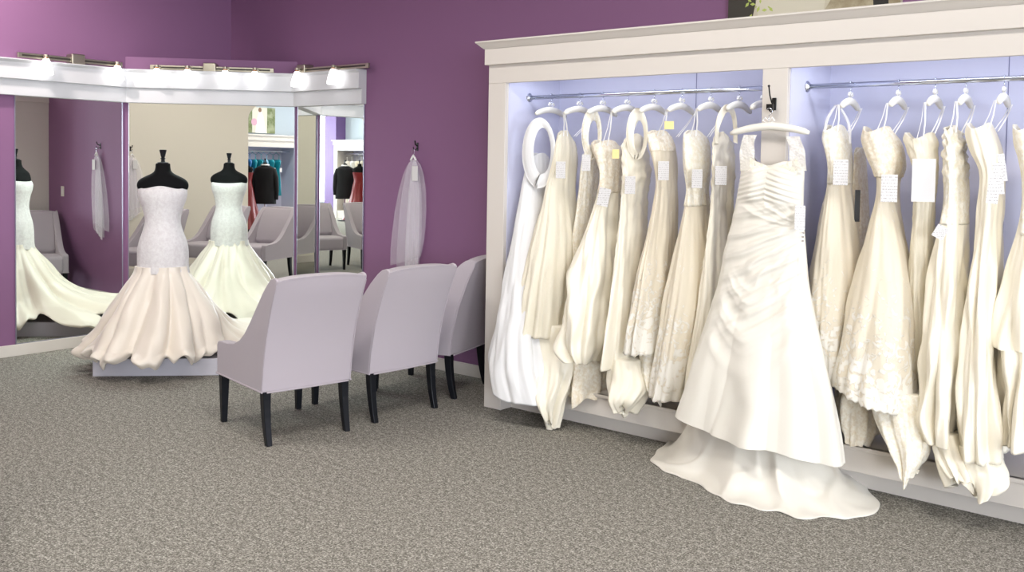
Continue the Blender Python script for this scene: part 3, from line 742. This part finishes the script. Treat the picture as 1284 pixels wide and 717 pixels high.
gown('strapless ivory gown with rows of organza ruffles',
     [(163, 1186, 1204), (175, 1184, 1209), (210, 1184, 1214), (250, 1185, 1215), (290, 1176, 1215), (340, 1168, 1214), (400, 1162, 1214), (450, 1158, 1216), (510, 1153, 1212), (548, 1162, 1206)], satin_i, hxr[3], seed=24, ruch=.020, upper=lace_i, upper_frac=.42,
     n_fold=8, amp=(.05, .2), noise_amp=.03, Yh=4.56, ayh=.18, tags=[(1179, 291, 13, 15, 4.48, dict(tilt=.5))],
     train=[([(540, 1168, 1206), (565, 1172, 1215), (590, 1182, 1226), (605, 1192, 1222)], satin_i, 4.50, 4.42, .09)])
gown('glossy ivory satin gown with a jewelled waist and a cluster of tags',
     [(160, 1212, 1246), (170, 1210, 1252), (190, 1216, 1258), (218, 1230, 1260), (260, 1228, 1258), (330, 1220, 1256), (400, 1212, 1256), (450, 1208, 1258), (520, 1206, 1260), (570, 1208, 1262)], satin_i, hxr[4], seed=26,
     n_fold=6, amp=(.03, .2), noise_amp=.02, Yh=4.54, ayh=.18, tags=[(1246, 238, 12, 30, 4.46, dict(tilt=.12)), (1252, 224, 10, 34, 4.47, dict(tilt=-.1)), (1257, 210, 7, 30, 4.48, dict(tilt=-.15))],
     train=[([(558, 1200, 1250), (585, 1200, 1262), (602, 1206, 1260), (611, 1216, 1250)], satin_i, 4.50, 4.42, .10)])
gown('ivory gown with beaded waist and ballooned tiers, cut by the right edge of the photo',
     [(162, 1270, 1300), (180, 1272, 1310), (215, 1281, 1312), (280, 1280, 1312), (330, 1264, 1320), (375, 1252, 1322), (432, 1249, 1322), (440, 1262, 1320), (500, 1256, 1318), (552, 1252, 1316)], satin_i, None, seed=28, upper=lace_i, upper_frac=.36,
     n_fold=11, amp=(.04, .2), noise_amp=.03, Yh=4.6, ayh=.2, loops=False)

# ---------------------------------------------------------------- large front gown on the post
hk = empty('coat_hook', at(968, 130, YC), 'black double coat hook on the white post between the two bays', 'hook')
px_, pz_ = at(968, 130, YC-.03).x, at(968, 130, YC).z
grow(hk, MB().box((px_-.012, YC-.008, pz_-.035), (px_+.012, YC, pz_+.03)).build('plate', bronze, bevel=.003),
     MB().tube([(px_, YC-.008, pz_-.01), (px_, YC-.035, pz_+.005), (px_-.004, YC-.05, pz_+.04), (px_-.008, YC-.055, pz_+.085)], .004, 8).lathe([(0, -.006), (.006, -.004), (.007, .002), (0, .007)], (px_-.008, YC-.055, pz_+.088), 10).build('upper_prong', bronze, smooth=True),
     MB().tube([(px_, YC-.008, pz_-.02), (px_, YC-.03, pz_-.045), (px_, YC-.055, pz_-.04), (px_, YC-.06, pz_-.02)], .0045, 8).box((px_-.02, YC-.055, pz_-.035), (px_+.014, YC-.03, pz_-.005)).build('lower_prong', bronze))
HZ = at(968, 140, YC-.06).z
hang = hanger(px_, YC-.062, HZ, half=.225, drop=.075, rz=math.radians(-90-4), label='ivory padded hanger on the black hook, holding the large front gown', group='padded hangers on hooks')
YH = YC-.085
def hero():
    rows = []
    prof = [(207, 930, 1008), (215, 929, 1009), (235, 926, 1008), (262, 921, 1008), (290, 915, 1010), (318, 908, 1012), (350, 903, 1014), (390, 892, 1022), (440, 877, 1034), (490, 864, 1046), (525, 857, 1052), (548, 853, 1056)]
    ays = [.05, .06, .075, .075, .08, .09, .10, .12, .15, .175, .19, .20]
    for (yy, xl, xr), ay in zip(prof, ays):
        Y = YC-.02-ay-.01
        a = at(xl, yy, Y); b = at(xr, yy, Y); rows.append(((a.z+b.z)/2, (a.x+b.x)/2, Y, (b.x-a.x)/2*.98, ay))
    root = empty('display_gown', (rows[0][1], rows[0][2], 0), 'large ivory gown with ruched bodice hung facing the room, its train spread on the carpet', 'gown')
    neck = lambda th: (.028*abs(math.sin(2*(th+PI/2)))-.006 if math.sin(th) < 0 else .0)
    body = dress_loft('gown_body', rows, satin_h, n_fold=8, amp=(0, .12), seed=33, noise_amp=.004, nz=300, na=340, neck=neck, fold_pow=2.0, hem=lambda th: -.045*math.cos(th)+.010*math.sin(4*th)+.01)
    # gathers that fan out from the two hips, and crossed pleats on the bust
    z1 = rows[0][0]; zb = rows[-1][0]; cx0 = rows[0][1]
    HR = at(1012, 288, YC-.12); HL = at(908, 335, YC-.14)
    sm = lambda a, b, v: max(0., min(1., (v-a)/(b-a)))**2*(3-2*max(0., min(1., (v-a)/(b-a))))
    for v in body.data.vertices:
        z = v.co.z; x = v.co.x; g = (z1-z)/(z1-zb); i_ = min(10.99, max(0, g*11))
        yc = interp(rows, 0)[2] - .0
        row = None
        # centre line of the section at this height
        k = 0
        while k < len(rows)-2 and rows[k+1][0] > z: k += 1
        f = max(0, min(1, (rows[k][0]-z)/(rows[k][0]-rows[k+1][0]))); cy = rows[k][2]+(rows[k+1][2]-rows[k][2])*f; ax = rows[k][3]+(rows[k+1][3]-rows[k][3])*f; cx = rows[k][1]+(rows[k+1][1]-rows[k][1])*f
        if v.co.y > cy+.01: continue
        u = (x-cx)/ax; front = max(0, 1-u*u)**.5
        n_ = noise.noise(Vector((x*6, z*6, 0))); n2_ = noise.noise(Vector((x*14, z*14, 5)))
        dR = math.hypot(x-HR.x, z-HR.z); dL = math.hypot(x-HL.x, z-HL.z)
        pR = math.atan2(z-HR.z, HR.x-x); pL = math.atan2(z-HL.z, x-HL.x)
        ridge = lambda t: (1-abs(math.sin(t)))*1.6-.6
        bust = (1-sm(.115, .155, g))*sm(0, .03, g)
        mid = sm(.12, .17, g)*(1-sm(.50, .72, g))
        s = bust*.0045*math.sin((z + (.28 if u > .05 else -.28)*(x-cx) + .010*n_)*230)
        s += bust*.016*math.exp(-((abs(u)-.45)/.28)**2)
        fan = ridge(pR*11.0 + 1.6*n_ + dR*2.5)*.012 + ridge(pR*19+2+2.2*n_)*.006
        Q = z - (x-cx)*(.18+.9*g) - .03*u*u
        s += mid*(.0085*ridge(Q*36+.5*n_) + .003*ridge(Q*71+.7*n_+u)) + mid*fan*.3*sm(.03, .16, dR)*(1-sm(.3, .5, dR))
        P = z - .30*(abs(u+.05))**1.6 + .006*n_
        s += sm(.36, .46, g)*(1-sm(.60, .80, g))*(.012*ridge(P*17)+.004*ridge(P*31+1))*(1-sm(.5, .85, abs(u)))
        s += .012*math.exp(-((abs(u)-.66)/.13)**2)*sm(.35, .5, g)
        # long soft folds falling to the hem
        s += sm(.60, .9, g)*(.020*math.sin(u*6.0+.5*n_)+.010*math.sin(u*12+.6*n_))
        v.co.y -= s*front**.6
    grow(root, body)
    # illusion straps and lace neckline
    for pts, y0 in (([(938, 214), (937, 196), (937, 182), (941, 169)], 0), ([(1000, 214), (1000, 197), (998, 183), (994, 171)], 0)):
        for Yo in (YC-.14, YC-.04):
            P = [at(x, y, Yo) for x, y in pts]; Q = [Vector(interp([tuple(v) for v in P], i/12*3)) for i in range(13)]
            wd = .046
            vs = []; fs = []
            for i, q in enumerate(Q):
                ww = wd*(1-.25*i/12)
                for k in range(5):
                    vs.append(q + Vector(((k/4-.5)*2*ww+ 0, .004*math.sin(k*2+i), 0)))
            for i in range(12):
                for k in range(4): fs.append((i*5+k, i*5+k+1, i*5+k+6, i*5+k+5))
            grow(root, link_mesh('lace_strap', vs, fs, illusion, None, True))
    n1 = at(940, 206, YC-.14); n2 = at(1000, 208, YC-.14)
    vs = []; fs = []
    for i in range(31):
        f = i/30; x = n1.x+(n2.x-n1.x)*f; d = abs(f-.5)*2; zt = n1.z + .035*d**2 - .015*(1-d) + .004*abs(math.sin(i*1.3)); zb = n1.z-.05
        for k in range(3): vs.append((x, YC-.142+.002*k, zt+(zb-zt)*k/2))
    for i in range(30):
        for k in range(2): fs.append((i*3+k, i*3+k+1, i*3+k+4, i*3+k+3))
    grow(root, link_mesh('lace_neckline', vs, fs, lace_i, None, True))
    br = MB()
    for k in range(9):
        P = at(1009-k*.3, 262+k*5, YC-.14); br.lathe([(0, -.006), (.006, -.003), (.006, .003), (0, .006)], P, 8)
    grow(root, br.build('side_brooch', mat('crystal', (.75, .72, .68, 1), .15, metal=.7)))
    grow(root, tagcard(1003, 273, 13, 30, YC-.20, turn=-.7))
    # train: from under the hem down to the carpet
    outer = [(845, 548), (832, 556), (822, 566), (818, 577), (826, 587), (846, 596), (868, 602), (886, 614), (905, 625), (930, 632), (960, 640), (985, 644), (1003, 650), (1030, 648), (1060, 651), (1082, 646), (1106, 636), (1096, 620), (1078, 600), (1058, 584)]
    N = 120; rng = 26
    P = [on_floor(x, y, .006) for x, y in outer]
    O = [Vector(interp([tuple(v) for v in P], i/N*(len(P)-1))) for i in range(N+1)]
    a = at(862, 500, YC-.12); b = at(1052, 512, YC-.12)
    vs = []; fs = []
    for j in range(rng+1):
        f = j/rng
        for i in range(N+1):
            u = i/N; I = Vector((a.x+.06+(b.x-a.x-.12)*u, YC-.10-.16*math.sin(PI*u), .40))
            p = I.lerp(O[i], f)
            drop = (1-f)**2.2
            z = .40*drop + .006
            nn = noise.noise(Vector((u*7, f*2.2, 4))); w = nn*.05 + .016*(1-2*abs(math.sin(u*17+f*3+2*nn)))+.014*math.sin(u*9-f*5)
            z += max(0, w+.012)*max(0, math.sin(PI*min(1, f*1.02)))**.5*(1.1-.5*f) + .012*max(0, math.sin(u*80+3*nn))*f**6*(1-f**30)
            ed = .010*math.sin(u*46)*f**8
            q = p + (O[i]-I).normalized()*((.014*math.sin(u*39+2)+.012*math.sin(u*88))*f**6)
            vs.append((q.x, q.y, max(.003, z+ed*0)))
    for j in range(rng):
        for i in range(N): fs.append((j*(N+1)+i, j*(N+1)+i+1, (j+1)*(N+1)+i+1, (j+1)*(N+1)+i))
    tr = link_mesh('train', vs, fs, satin_h, None, True)
    s = tr.modifiers.new('s', 'SOLIDIFY'); s.thickness = .006; s.offset = 1
    q = tr.modifiers.new('sub', 'SUBSURF'); q.levels = 1; q.render_levels = 1
    grow(root, tr)
hero()

# ---------------------------------------------------------------- veil
def veil(x, y, ztop, xl, xr, zbot, label, hooklabel, sgn=-1):
    """hangs flat to a wall whose room side is y-decreasing (sgn -1) or increasing (+1)"""
    Y = lambda d: y + sgn*d
    h = empty('coat_hook', (x, y, ztop+.12), hooklabel, 'hook')
    grow(h, MB().box((x-.009, min(Y(0), Y(.006)), ztop+.07), (x+.009, max(Y(0), Y(.006)), ztop+.135)).build('plate', bronze, bevel=.002),
         MB().tube([(x, Y(.005), ztop+.11), (x+.006, Y(.03), ztop+.12), (x+.010, Y(.04), ztop+.15)], .006, 8).tube([(x, Y(.005), ztop+.09), (x, Y(.03), ztop+.075), (x, Y(.045), ztop+.085), (x, Y(.047), ztop+.10)], .004, 8).build('prong', bronze))
    hg = empty('wire_hanger', (x, Y(.045), ztop+.09), 'small wire hanger with a white comb holding the veil' if sgn < 0 else 'small wire hanger of the reflected veil', 'hanger')
    grow(hg, MB().tube([(x-.018, Y(.045), ztop+.055), (x-.012, Y(.045), ztop+.075), (x, Y(.045), ztop+.087), (x+.012, Y(.045), ztop+.075), (x+.010, Y(.045), ztop+.055), (x, Y(.045), ztop+.04), (x, Y(.045), ztop+.01)], .002, 6).build('wire', chrome, smooth=True),
         MB().tube([(x-.03, Y(.045), ztop-.005), (x-.012, Y(.045), ztop+.02), (x, Y(.045), ztop+.035), (x+.012, Y(.045), ztop+.02), (x+.03, Y(.045), ztop-.005)], .008, 8).build('comb', ribbon_m, smooth=True))
    root = empty('veil', (x, Y(.03), zbot), label, 'veil')
    # (centre drift, half width) pairs by height
    W = [(0, .030), (.05, .075), (.14, .115), (.30, .155), (.50, .180), (.70, .190), (.85, .190), (1.0, .175)]
    def layer(name, wk, cdrift, zb, m, seed, fold, dd, n, closed=True):
        na = 90; nz = 60; vs = []; fs = []
        for i in range(nz+1):
            f = i/nz; k = 0
            while k < len(W)-2 and W[k+1][0] < f: k += 1
            g = (f-W[k][0])/(W[k+1][0]-W[k][0]); hw = (W[k][1]+(W[k+1][1]-W[k][1])*g)*wk
            cx = x + cdrift*f**1.2
            for j in range(na+1):
                u = -1+2*j/na
                w = math.sin(u*n+seed+.5*math.sin(f*4))*.5+.5*noise.noise(Vector((u*4, f*1.5, seed)))
                fray = .0 if f < .999 else 0
                z = ztop - (ztop-zb)*f + (.03*(1-abs(u)**2) if f < .2 else 0)*(f/.2 if f < .2 else 0) - (.05*(u < 0)*abs(u)+.05*(u > .3)*-u)*f
                vs.append((cx+u*hw + .01*w*f, Y(dd+fold*w*(.2+f)+.018), z))
        for i in range(nz):
            for j in range(na): fs.append((i*(na+1)+j, i*(na+1)+j+1, (i+1)*(na+1)+j+1, (i+1)*(na+1)+j))
        return link_mesh(name, vs, fs, m, root.copy() and None, True)
    o1 = layer('outer_layer', 1, (xl+xr)/2-x-.03, zbot+.10, veil_m, 1, .010, .02, 9)
    o2 = layer('inner_layer', .40, (xl+xr)/2-x+.03, zbot, veil_d, 3, .007, .012, 11)
    o3 = layer('middle_layer', .72, (xl+xr)/2-x+.01, zbot+.03, veil_m, 5, .008, .032, 13)
    grow(root, o1, o2, o3)
    c = MB().box((x+.004, Y(.062) if sgn < 0 else Y(.060), ztop-.165), (x+.066, Y(.060) if sgn < 0 else Y(.062), ztop-.05)).build('price_tag', plain_card)
    grow(root, c)
veil(-5.345, YW, 1.625, -5.62, -5.18, .72, 'sheer white veil hanging from a hook on the purple wall, with a white tag', 'small dark hook on the purple wall holding the sheer veil')
veil(-5.55, -.10, 1.62, -5.67, -5.40, .80, 'second sheer veil, seen faintly in the widest mirror against the beige wall', 'small dark hook on the beige wall, seen in the widest mirror', 1)
sw = MB().box((-4.433-.037, YW-.006, 1.19-.06), (-4.433+.037, YW, 1.19+.06)).build('plate', white_paint, bevel=.003)
swt = empty('light_switch', (-4.433, YW, 1.19), 'white switch plate on the purple wall, seen in the leftmost mirror', 'light switch')
grow(swt, sw, MB().box((-4.433-.016, YW-.010, 1.19-.032), (-4.433+.016, YW-.006, 1.19+.032)).build('rocker', plain_card, bevel=.002))

# ---------------------------------------------------------------- picture on the wall above the cabinet
def wall_picture():
    x0, x1, z0, z1 = -2.652, -1.632, 2.46, 3.22; Yp = YW
    t = empty('wall_canvas', ((x0+x1)/2, Yp, z0), 'large still life photo canvas above the cabinet, only its lower edge in view', 'wall art')
    grow(t, MB().box((x0, Yp-.035, z0), (x1, Yp, z1)).build('canvas', mat('canvas_ground', (.55, .50, .38, 1), .7)))
    def patch(name, poly, m, d):
        y = Yp-.0352-d*.0004
        o = link_mesh(name, [(x0+u*(x1-x0), y, z0+v*(z1-z0)) for u, v in poly], [tuple(range(len(poly)))], m)
        return reparent(o, t)
    dk = mat('print_dark_pot', (.035, .03, .022, 1), .6); kh = mat('print_khaki', (.27, .22, .13, 1), .7, mottle=((.42, .36, .24, 1), 9, .4, .6)); lf = mat('print_leaf', (.42, .50, .12, 1), .7)
    bk = mat('print_black', (.012, .011, .009, 1), .6); gr = mat('print_cream', (.62, .58, .46, 1), .7)
    patch('printed_pot', [(0, 0), (.0, .42), (.06, .45), (.16, .36), (.19, .25), (.16, .06), (.10, .02), (.03, 0)], dk, 1)
    patch('printed_cloth', [(.2, .0), (.17, .2), (.2, .5), (.34, .62), (.52, .48), (.60, .25), (.58, .0)], gr, 1)
    patch('printed_bag', [(.56, 0), (.62, .12), (.66, .4), (.74, .55), (.84, .45), (.86, .0)], kh, 2)
    patch('printed_box', [(.80, 0), (.80, .42), (1, .42), (1, 0)], bk, 1)
    patch('printed_basket', [(.94, 0), (.93, .3), (1, .34), (1, 0)], kh, 3)
    r = random.Random(5); lv = []; lfaces = []
    for k in range(46):
        u = r.uniform(.12, .30); v = r.uniform(.02, .62); a = r.uniform(0, 3.1); s = r.uniform(.008, .02)
        c = Vector((x0+u*(x1-x0), Yp-.0365, z0+v*(z1-z0))); d = Vector((math.cos(a), 0, math.sin(a)))*s; e = Vector((-math.sin(a), 0, math.cos(a)))*s*.5
        n = len(lv); lv += [c-d, c-e, c+d, c+e]; lfaces.append((n, n+1, n+2, n+3))
    reparent(link_mesh('printed_leaves', lv, lfaces, lf), t)
wall_picture()

# ---------------------------------------------------------------- the far side of the shop, seen in the mirrors
def far_cabinet():
    x0, x1, y, TT = -.55, 5.3, YS+.62, 1.92
    t = empty('display_cabinet', (x0, y, 0), 'white display cabinet with coloured dresses, seen only in the mirrors', 'display cabinet')
    m1, m2 = 2.32, 2.50
    w = MB()
    for a, b in ((x0, x0+.15), (m1, m2), (x1-.15, x1)): w.box((a, YS+.02, 0), (b, y, TT))
    grow(t, w.build('posts', white_paint), MB().box((x0, YS+.02, TT), (x1, y, TT+.15)).box((x0-.02, YS+.02, TT+.15), (x1+.02, y+.03, TT+.26)).box((x0-.05, YS+.02, TT+.26), (x1+.05, y+.06, TT+.29)).build('cornice', white_paint),
         MB().box((x0+.15, YS+.02, 0), (m1, y-.01, .22)).box((m2, YS+.02, 0), (x1-.15, y-.01, .22)).build('plinth', white_paint),
         MB().box((x0+.15, YS+.02, .22), (m1, YS+.04, TT)).box((m2, YS+.02, .22), (x1-.15, YS+.04, TT)).box((m1-.005, YS+.04, .22), (m1, y-.03, TT)).box((m2, YS+.04, .22), (m2+.005, y-.03, TT)).box((x0+.15, YS+.04, TT-.01), (m1, y-.02, TT)).box((m2, YS+.04, TT-.01), (x1-.15, y-.02, TT)).build('lining', cab_in),
         MB().tube([(x0+.15, y-.26, 1.82), (m1, y-.26, 1.82)], .015).tube([(m2, y-.26, 1.82), (x1-.15, y-.26, 1.82)], .015).build('rod', chrome))
    return y-.26
yr = far_cabinet()
def simple_dress(x, y, z1, z0, w, m, label, grp, cat='dress', name='party_dress', d=.17, hang=True, yaw=0):
    t = empty(name, (x, y, z0), label, cat, grp)
    rows = [(z1, x, y, w*.7, d*.7), (z1-.06, x, y, w*.9, d), (z1-.25, x, y, w*.62, d*.75), (z1-.45, x, y, w*.85, d*.9), (z0+.1, x, y, w*1.1, d*1.05), (z0, x, y, w*1.15, d*1.1)]
    grow(t, dress_loft('dress_body', rows, m, n_fold=7, amp=(.02, .15), seed=int(x*100) % 97, nz=24, na=40, noise_amp=.01))
    if hang:
        st = MB()
        for s in (-1, 1): st.tube([(x, y+s*d*.6, z1-.02), (x, y+s*.12, 1.73), (x, y, 1.78), (x, y, 1.81)], .006, 6)
        grow(t, st.build('straps', m))
        grow(t, MB().box((x-.03, y+d+.02, z1-.30), (x+.03, y+d+.023, z1-.2)).build('price_tag', plain_card))
    return t
cols = [('teal', teal_m), ('navy', navy_m), ('bright blue', blue_m), ('teal', teal_m), ('dark teal', teal_m), ('pale blue', sky_m), ('turquoise', teal_m), ('turquoise', teal_m)]
for i, x in enumerate((.80, .95, 1.10, 1.25, 1.42, 1.56, 1.74, 1.92)):
    nm, m = cols[i]
    simple_dress(x, yr, 1.62, .75 if i > 3 else .85, .065, m, nm+' short dress hanging in the far cabinet, seen in the middle mirror', 'short dresses in the far cabinet')
for i, (x, nm, m) in enumerate(((2.78, 'red', red_m), (2.98, 'dark red', red_m), (3.2, 'black', black_wool), (4.3, 'cream', satin_i), (4.5, 'gold', lace_b), (4.7, 'pale', satin_w), (4.9, 'blush', satin_p))):
    simple_dress(x, yr, 1.62, .45, .075, m, nm+' long dress in the far cabinet, seen in the mirrors', 'long dresses in the far cabinet')
def suit(x, y, yaw, label, tux=True, body=black_wool, top=1.55):
    t = empty('dress_form', (x, y, 0), label, 'dress form')
    rw = [(z+top-1.563 if z > 1.3 else z, o, a, b) for z, o, a, b in body_rows]
    grow(t, form_body(rw, yaw, x, y, black_cloth),
         MB().lathe([(0, top-.004), (.016, top), (.012, top+.03), (.026, top+.09), (0, top+.095)], (x, y, 0), 16).build('neck_finial', black_wood),
         MB().tube([(x, y, .02), (x, y, .85)], .018, 8).build('stand_pole', chrome), MB().lathe([(0, 0), (.18, 0), (.18, .02), (0, .03)], (x, y, 0), 20).build('stand_base', black_wood))
    j = empty('suit_jacket' if tux else 'evening_gown', (x, y, .6), ('black jacket with white collar, '+label[25:]) if tux else ('long red gown, '+label[15:]), 'jacket' if tux else 'gown')
    if tux:
        R = lambda z, a, b: (z, x, y, a, b)
        grow(j, dress_loft('jacket_body', [R(top-.07, .10, .08), R(top-.10, .17, .10), R(top-.15, .225, .125), R(top-.3, .235, .14), R(top-.5, .225, .14), R(top-.75, .24, .15), R(top-.95, .25, .15)], body, n_fold=4, amp=(0, .03), seed=3, yaw=yaw, noise_amp=.006, nz=30, na=48))
        for s in (-1, 1):
            ca, sa = math.cos(yaw), math.sin(yaw)
            pts = [(x+ca*s*.19, y+sa*s*.19, top-.15), (x+ca*s*.25, y+sa*s*.25, top-.35), (x+ca*s*.27, y+sa*s*.27, top-.65), (x+ca*s*.26, y+sa*s*.26, top-.85)]
            grow(j, MB().tube(pts, [.06, .062, .052, .045], 12).build('sleeve', body, smooth=True))
        cl = MB().tube([(x+math.cos(yaw+a)*.085, y+math.sin(yaw+a)*.075, top-.055) for a in [k/14*2*PI for k in range(15)]], .018, 8)
        grow(j, cl.build('collar', ribbon_m, smooth=True))
    else:
        R = lambda z, a, b: (z, x, y, a, b)
        grow(j, dress_loft('gown_body', [R(1.32, .185, .12), R(1.2, .16, .12), R(1.1, .15, .12), R(.95, .18, .14), R(.7, .22, .19), R(.3, .32, .3), R(.05, .40, .38)], red_m, n_fold=12, amp=(.01, .12), seed=9, yaw=yaw, nz=50, na=90))
LD = .9
suit(1.0, -6.2, .95, 'dress form with black suit reflected right of the mermaid gown')
suit(.50, -6.25, .95, 'dress form in red reflected right of the mermaid gown', False)
suit(4.05, -6.15, .9, 'dress form with black suit reflected in the narrow mirror')
suit(3.52, -6.2, .9, 'dress form in red reflected in the narrow mirror', False)

def bride_canvas():
    # generic wedding scene: figure in white among greenery
    x0, x1, z0, z1 = 1.18, 2.12, 2.26, 2.88; y = YS
    t = empty('wall_canvas', ((x0+x1)/2, y, z0), 'wedding photo canvas above the far cabinet, reflected in the widest mirror', 'wall art')
    grow(t, MB().box((x0, y, z0), (x1, y+.04, z1)).build('canvas', mat('print_green', (.12, .15, .05, 1), .7, mottle=((.30, .33, .20, 1), 6, .4, .62))))
    def patch(name, poly, col, d):
        o = link_mesh(name, [(x0+u*(x1-x0), y+.0405+d*.0005, z0+v*(z1-z0)) for u, v in poly], [tuple(range(len(poly)))], mat(name+'_ink', col, .7))
        reparent(o, t)
    ov = lambda cx, cy, a, b, n=20: [(cx+a*math.cos(k/n*2*PI), cy+b*math.sin(k/n*2*PI)) for k in range(n)]
    patch('printed_wall', [(.3, 0), (.3, 1), (.75, 1), (.75, 0)], (.62, .60, .52, 1), 1)
    patch('printed_dress', [(.40, 0), (.42, .35), (.46, .62), (.50, .80), (.58, .82), (.64, .62), (.68, .3), (.74, 0)], (.86, .85, .83, 1), 2)
    patch('printed_hair', ov(.53, .90, .05, .09), (.22, .12, .07, 1), 3)
    patch('printed_bouquet', ov(.36, .42, .09, .14), (.60, .35, .45, 1), 4)
bride_canvas()
# purple column and bright shop window beyond it (seen through two mirrors)
struct(MB().box((5.55, YS, 0), (6.05, YS+.35, ZC)).build('wall_column', mat('column_purple', (.16, .09, .26, 1), .6)))
sky_glass = mat('daylight', (.8, .87, 1, 1), .5, emit=((.80, .90, 1, 1), 3.0))
w1 = MB()
for a, b in (((6.12, YS+.001, .4), (6.18, YS+.06, 3.1)), ((8.24, YS+.001, .4), (8.3, YS+.06, 3.1)), ((6.12, YS+.001, .4), (8.3, YS+.06, .46)), ((6.12, YS+.001, 3.04), (8.3, YS+.06, 3.1)), ((6.12, YS+.001, 2.35), (8.3, YS+.05, 2.40))): w1.box(a, b)
wo = struct(w1.build('window_1', mat('window_frame', (.6, .6, .62, 1), .4)))
wp = MB().box((6.18, YS+.001, .46), (8.24, YS+.01, 3.04)).build('window_glass', sky_glass, wo)

# ---------------------------------------------------------------- lights
def area(name, loc, target, sx, sy, power, col=(1, 1, 1)):
    l = bpy.data.lights.new(name, 'AREA'); l.shape = 'RECTANGLE'; l.size = sx; l.size_y = sy; l.energy = power; l.color = col
    o = bpy.data.objects.new(name, l); C.objects.link(o); o.location = loc
    o.rotation_euler = (Vector(target)-Vector(loc)).to_track_quat('-Z', 'Y').to_euler(); return o
for i, (a, b) in enumerate(wins):
    area('window_daylight', (XE-.08, (a+b)/2, 1.8), (-5, (a+b)/2+1.5, 1.2), 2.2, 2.5, 300, (.84, .91, 1))
area('window_daylight', (7.2, YS+.12, 1.75), (1, 4, 1.2), 2.0, 2.5, 420, (.90, .94, 1))
# recessed ceiling troffers
def troffer(x, y, p, col=(1, .965, .92), s=(1.2, .6)):
    t = empty('ceiling_light', (x, y, ZC), 'recessed ceiling light panel', 'ceiling light', 'recessed ceiling light panels')
    f = MB()
    for a, b in (((x-s[0]/2-.04, y-s[1]/2-.04), (x+s[0]/2+.04, y-s[1]/2)), ((x-s[0]/2-.04, y+s[1]/2), (x+s[0]/2+.04, y+s[1]/2+.04)), ((x-s[0]/2-.04, y-s[1]/2), (x-s[0]/2, y+s[1]/2)), ((x+s[0]/2, y-s[1]/2), (x+s[0]/2+.04, y+s[1]/2))):
        f.box((a[0], a[1], ZC-.02), (b[0], b[1], ZC))
    grow(t, f.build('frame', white_paint), MB().box((x-s[0]/2, y-s[1]/2, ZC-.01), (x+s[0]/2, y+s[1]/2, ZC-.002)).build('diffuser', mat('diffuser', (.9, .9, .9, 1), .5, emit=((1, .97, .93, 1), 2.5))))
    area('troffer_light', (x, y, ZC-.03), (x, y, 0), s[0], s[1], p, col)
for x, y, p in ((-5.3, 1.7, 120), (-2.6, 2.4, 120), (.2, 2.4, 120), (3.2, 2.4, 90), (-5.5, -1.8, 60), (-2.2, -1.8, 100), (1.2, -1.8, 110), (4.5, -2.2, 110), (1.5, -5.6, 120), (4.6, -5.6, 120)):
    troffer(x, y, p*.36)
# slim LED strips behind the cabinet fascia
for a, b in ((OX0, P1a), (P1b, OX1)):
    st = MB().box((a+.04, YC+.028, 2.300), (b-.04, YC+.040, 2.318)).build('light_strip', mat('led_strip', (.9, .9, .95, 1), .5, emit=((.85, .9, 1, 1), 3)))
    reparent(st, cab)
    l = bpy.data.lights.new('led_strip_light', 'AREA'); l.shape = 'RECTANGLE'; l.size = b-a-.1; l.size_y = .03; l.energy = 2.0; l.color = (.82, .88, 1)
    o = bpy.data.objects.new('led_strip_light', l); C.objects.link(o); o.location = ((a+b)/2, YC+.045, 2.295); o.rotation_euler = Vector((0, .8, -.6)).to_track_quat('-Z', 'Y').to_euler()
# lamps inside the track light shades
for M, xs in ((ML, [3.40, 3.98]), (M45, [sx(q) for q in ((-7.628, 4.276), (-7.452, 4.455), (-7.232, 4.678), (-7.057, 4.855))]), (MR, [-6.695, -6.21])):
    for x in xs:
        l = bpy.data.lights.new('track_lamp', 'SPOT'); l.energy = 17; l.spot_size = math.radians(125); l.spot_blend = .8; l.shadow_soft_size = .035; l.color = (.84, 1, .95)
        o = bpy.data.objects.new('track_lamp', l); C.objects.link(o); o.location = M @ Vector((x, -.145, 2.385-.155))
        o.rotation_euler = ((M.to_3x3() @ Vector((0, -.95, -1)))).to_track_quat('-Z', 'Y').to_euler()
# ceiling wall washer towards the left wall
l = bpy.data.lights.new('wall_washer', 'SPOT'); l.energy = 230; l.spot_size = math.radians(85); l.spot_blend = 1; l.shadow_soft_size = .12; l.color = (1, .90, .86)
o = bpy.data.objects.new('wall_washer', l); C.objects.link(o); o.location = (XL+.8, 2.1, ZC-.12); o.rotation_euler = Vector((-.8, .75, -.75)).to_track_quat('-Z', 'Y').to_euler()
w = bpy.data.worlds.new('world'); sc.world = w; w.use_nodes = True
w.node_tree.nodes['Background'].inputs[0].default_value = (.75, .85, 1, 1); w.node_tree.nodes['Background'].inputs[1].default_value = 1.0

sc.view_settings.view_transform = 'Standard'; sc.view_settings.look = 'None'; sc.view_settings.gamma = 1; sc.view_settings.use_curve_mapping = False
sc.view_settings.exposure = 0.34
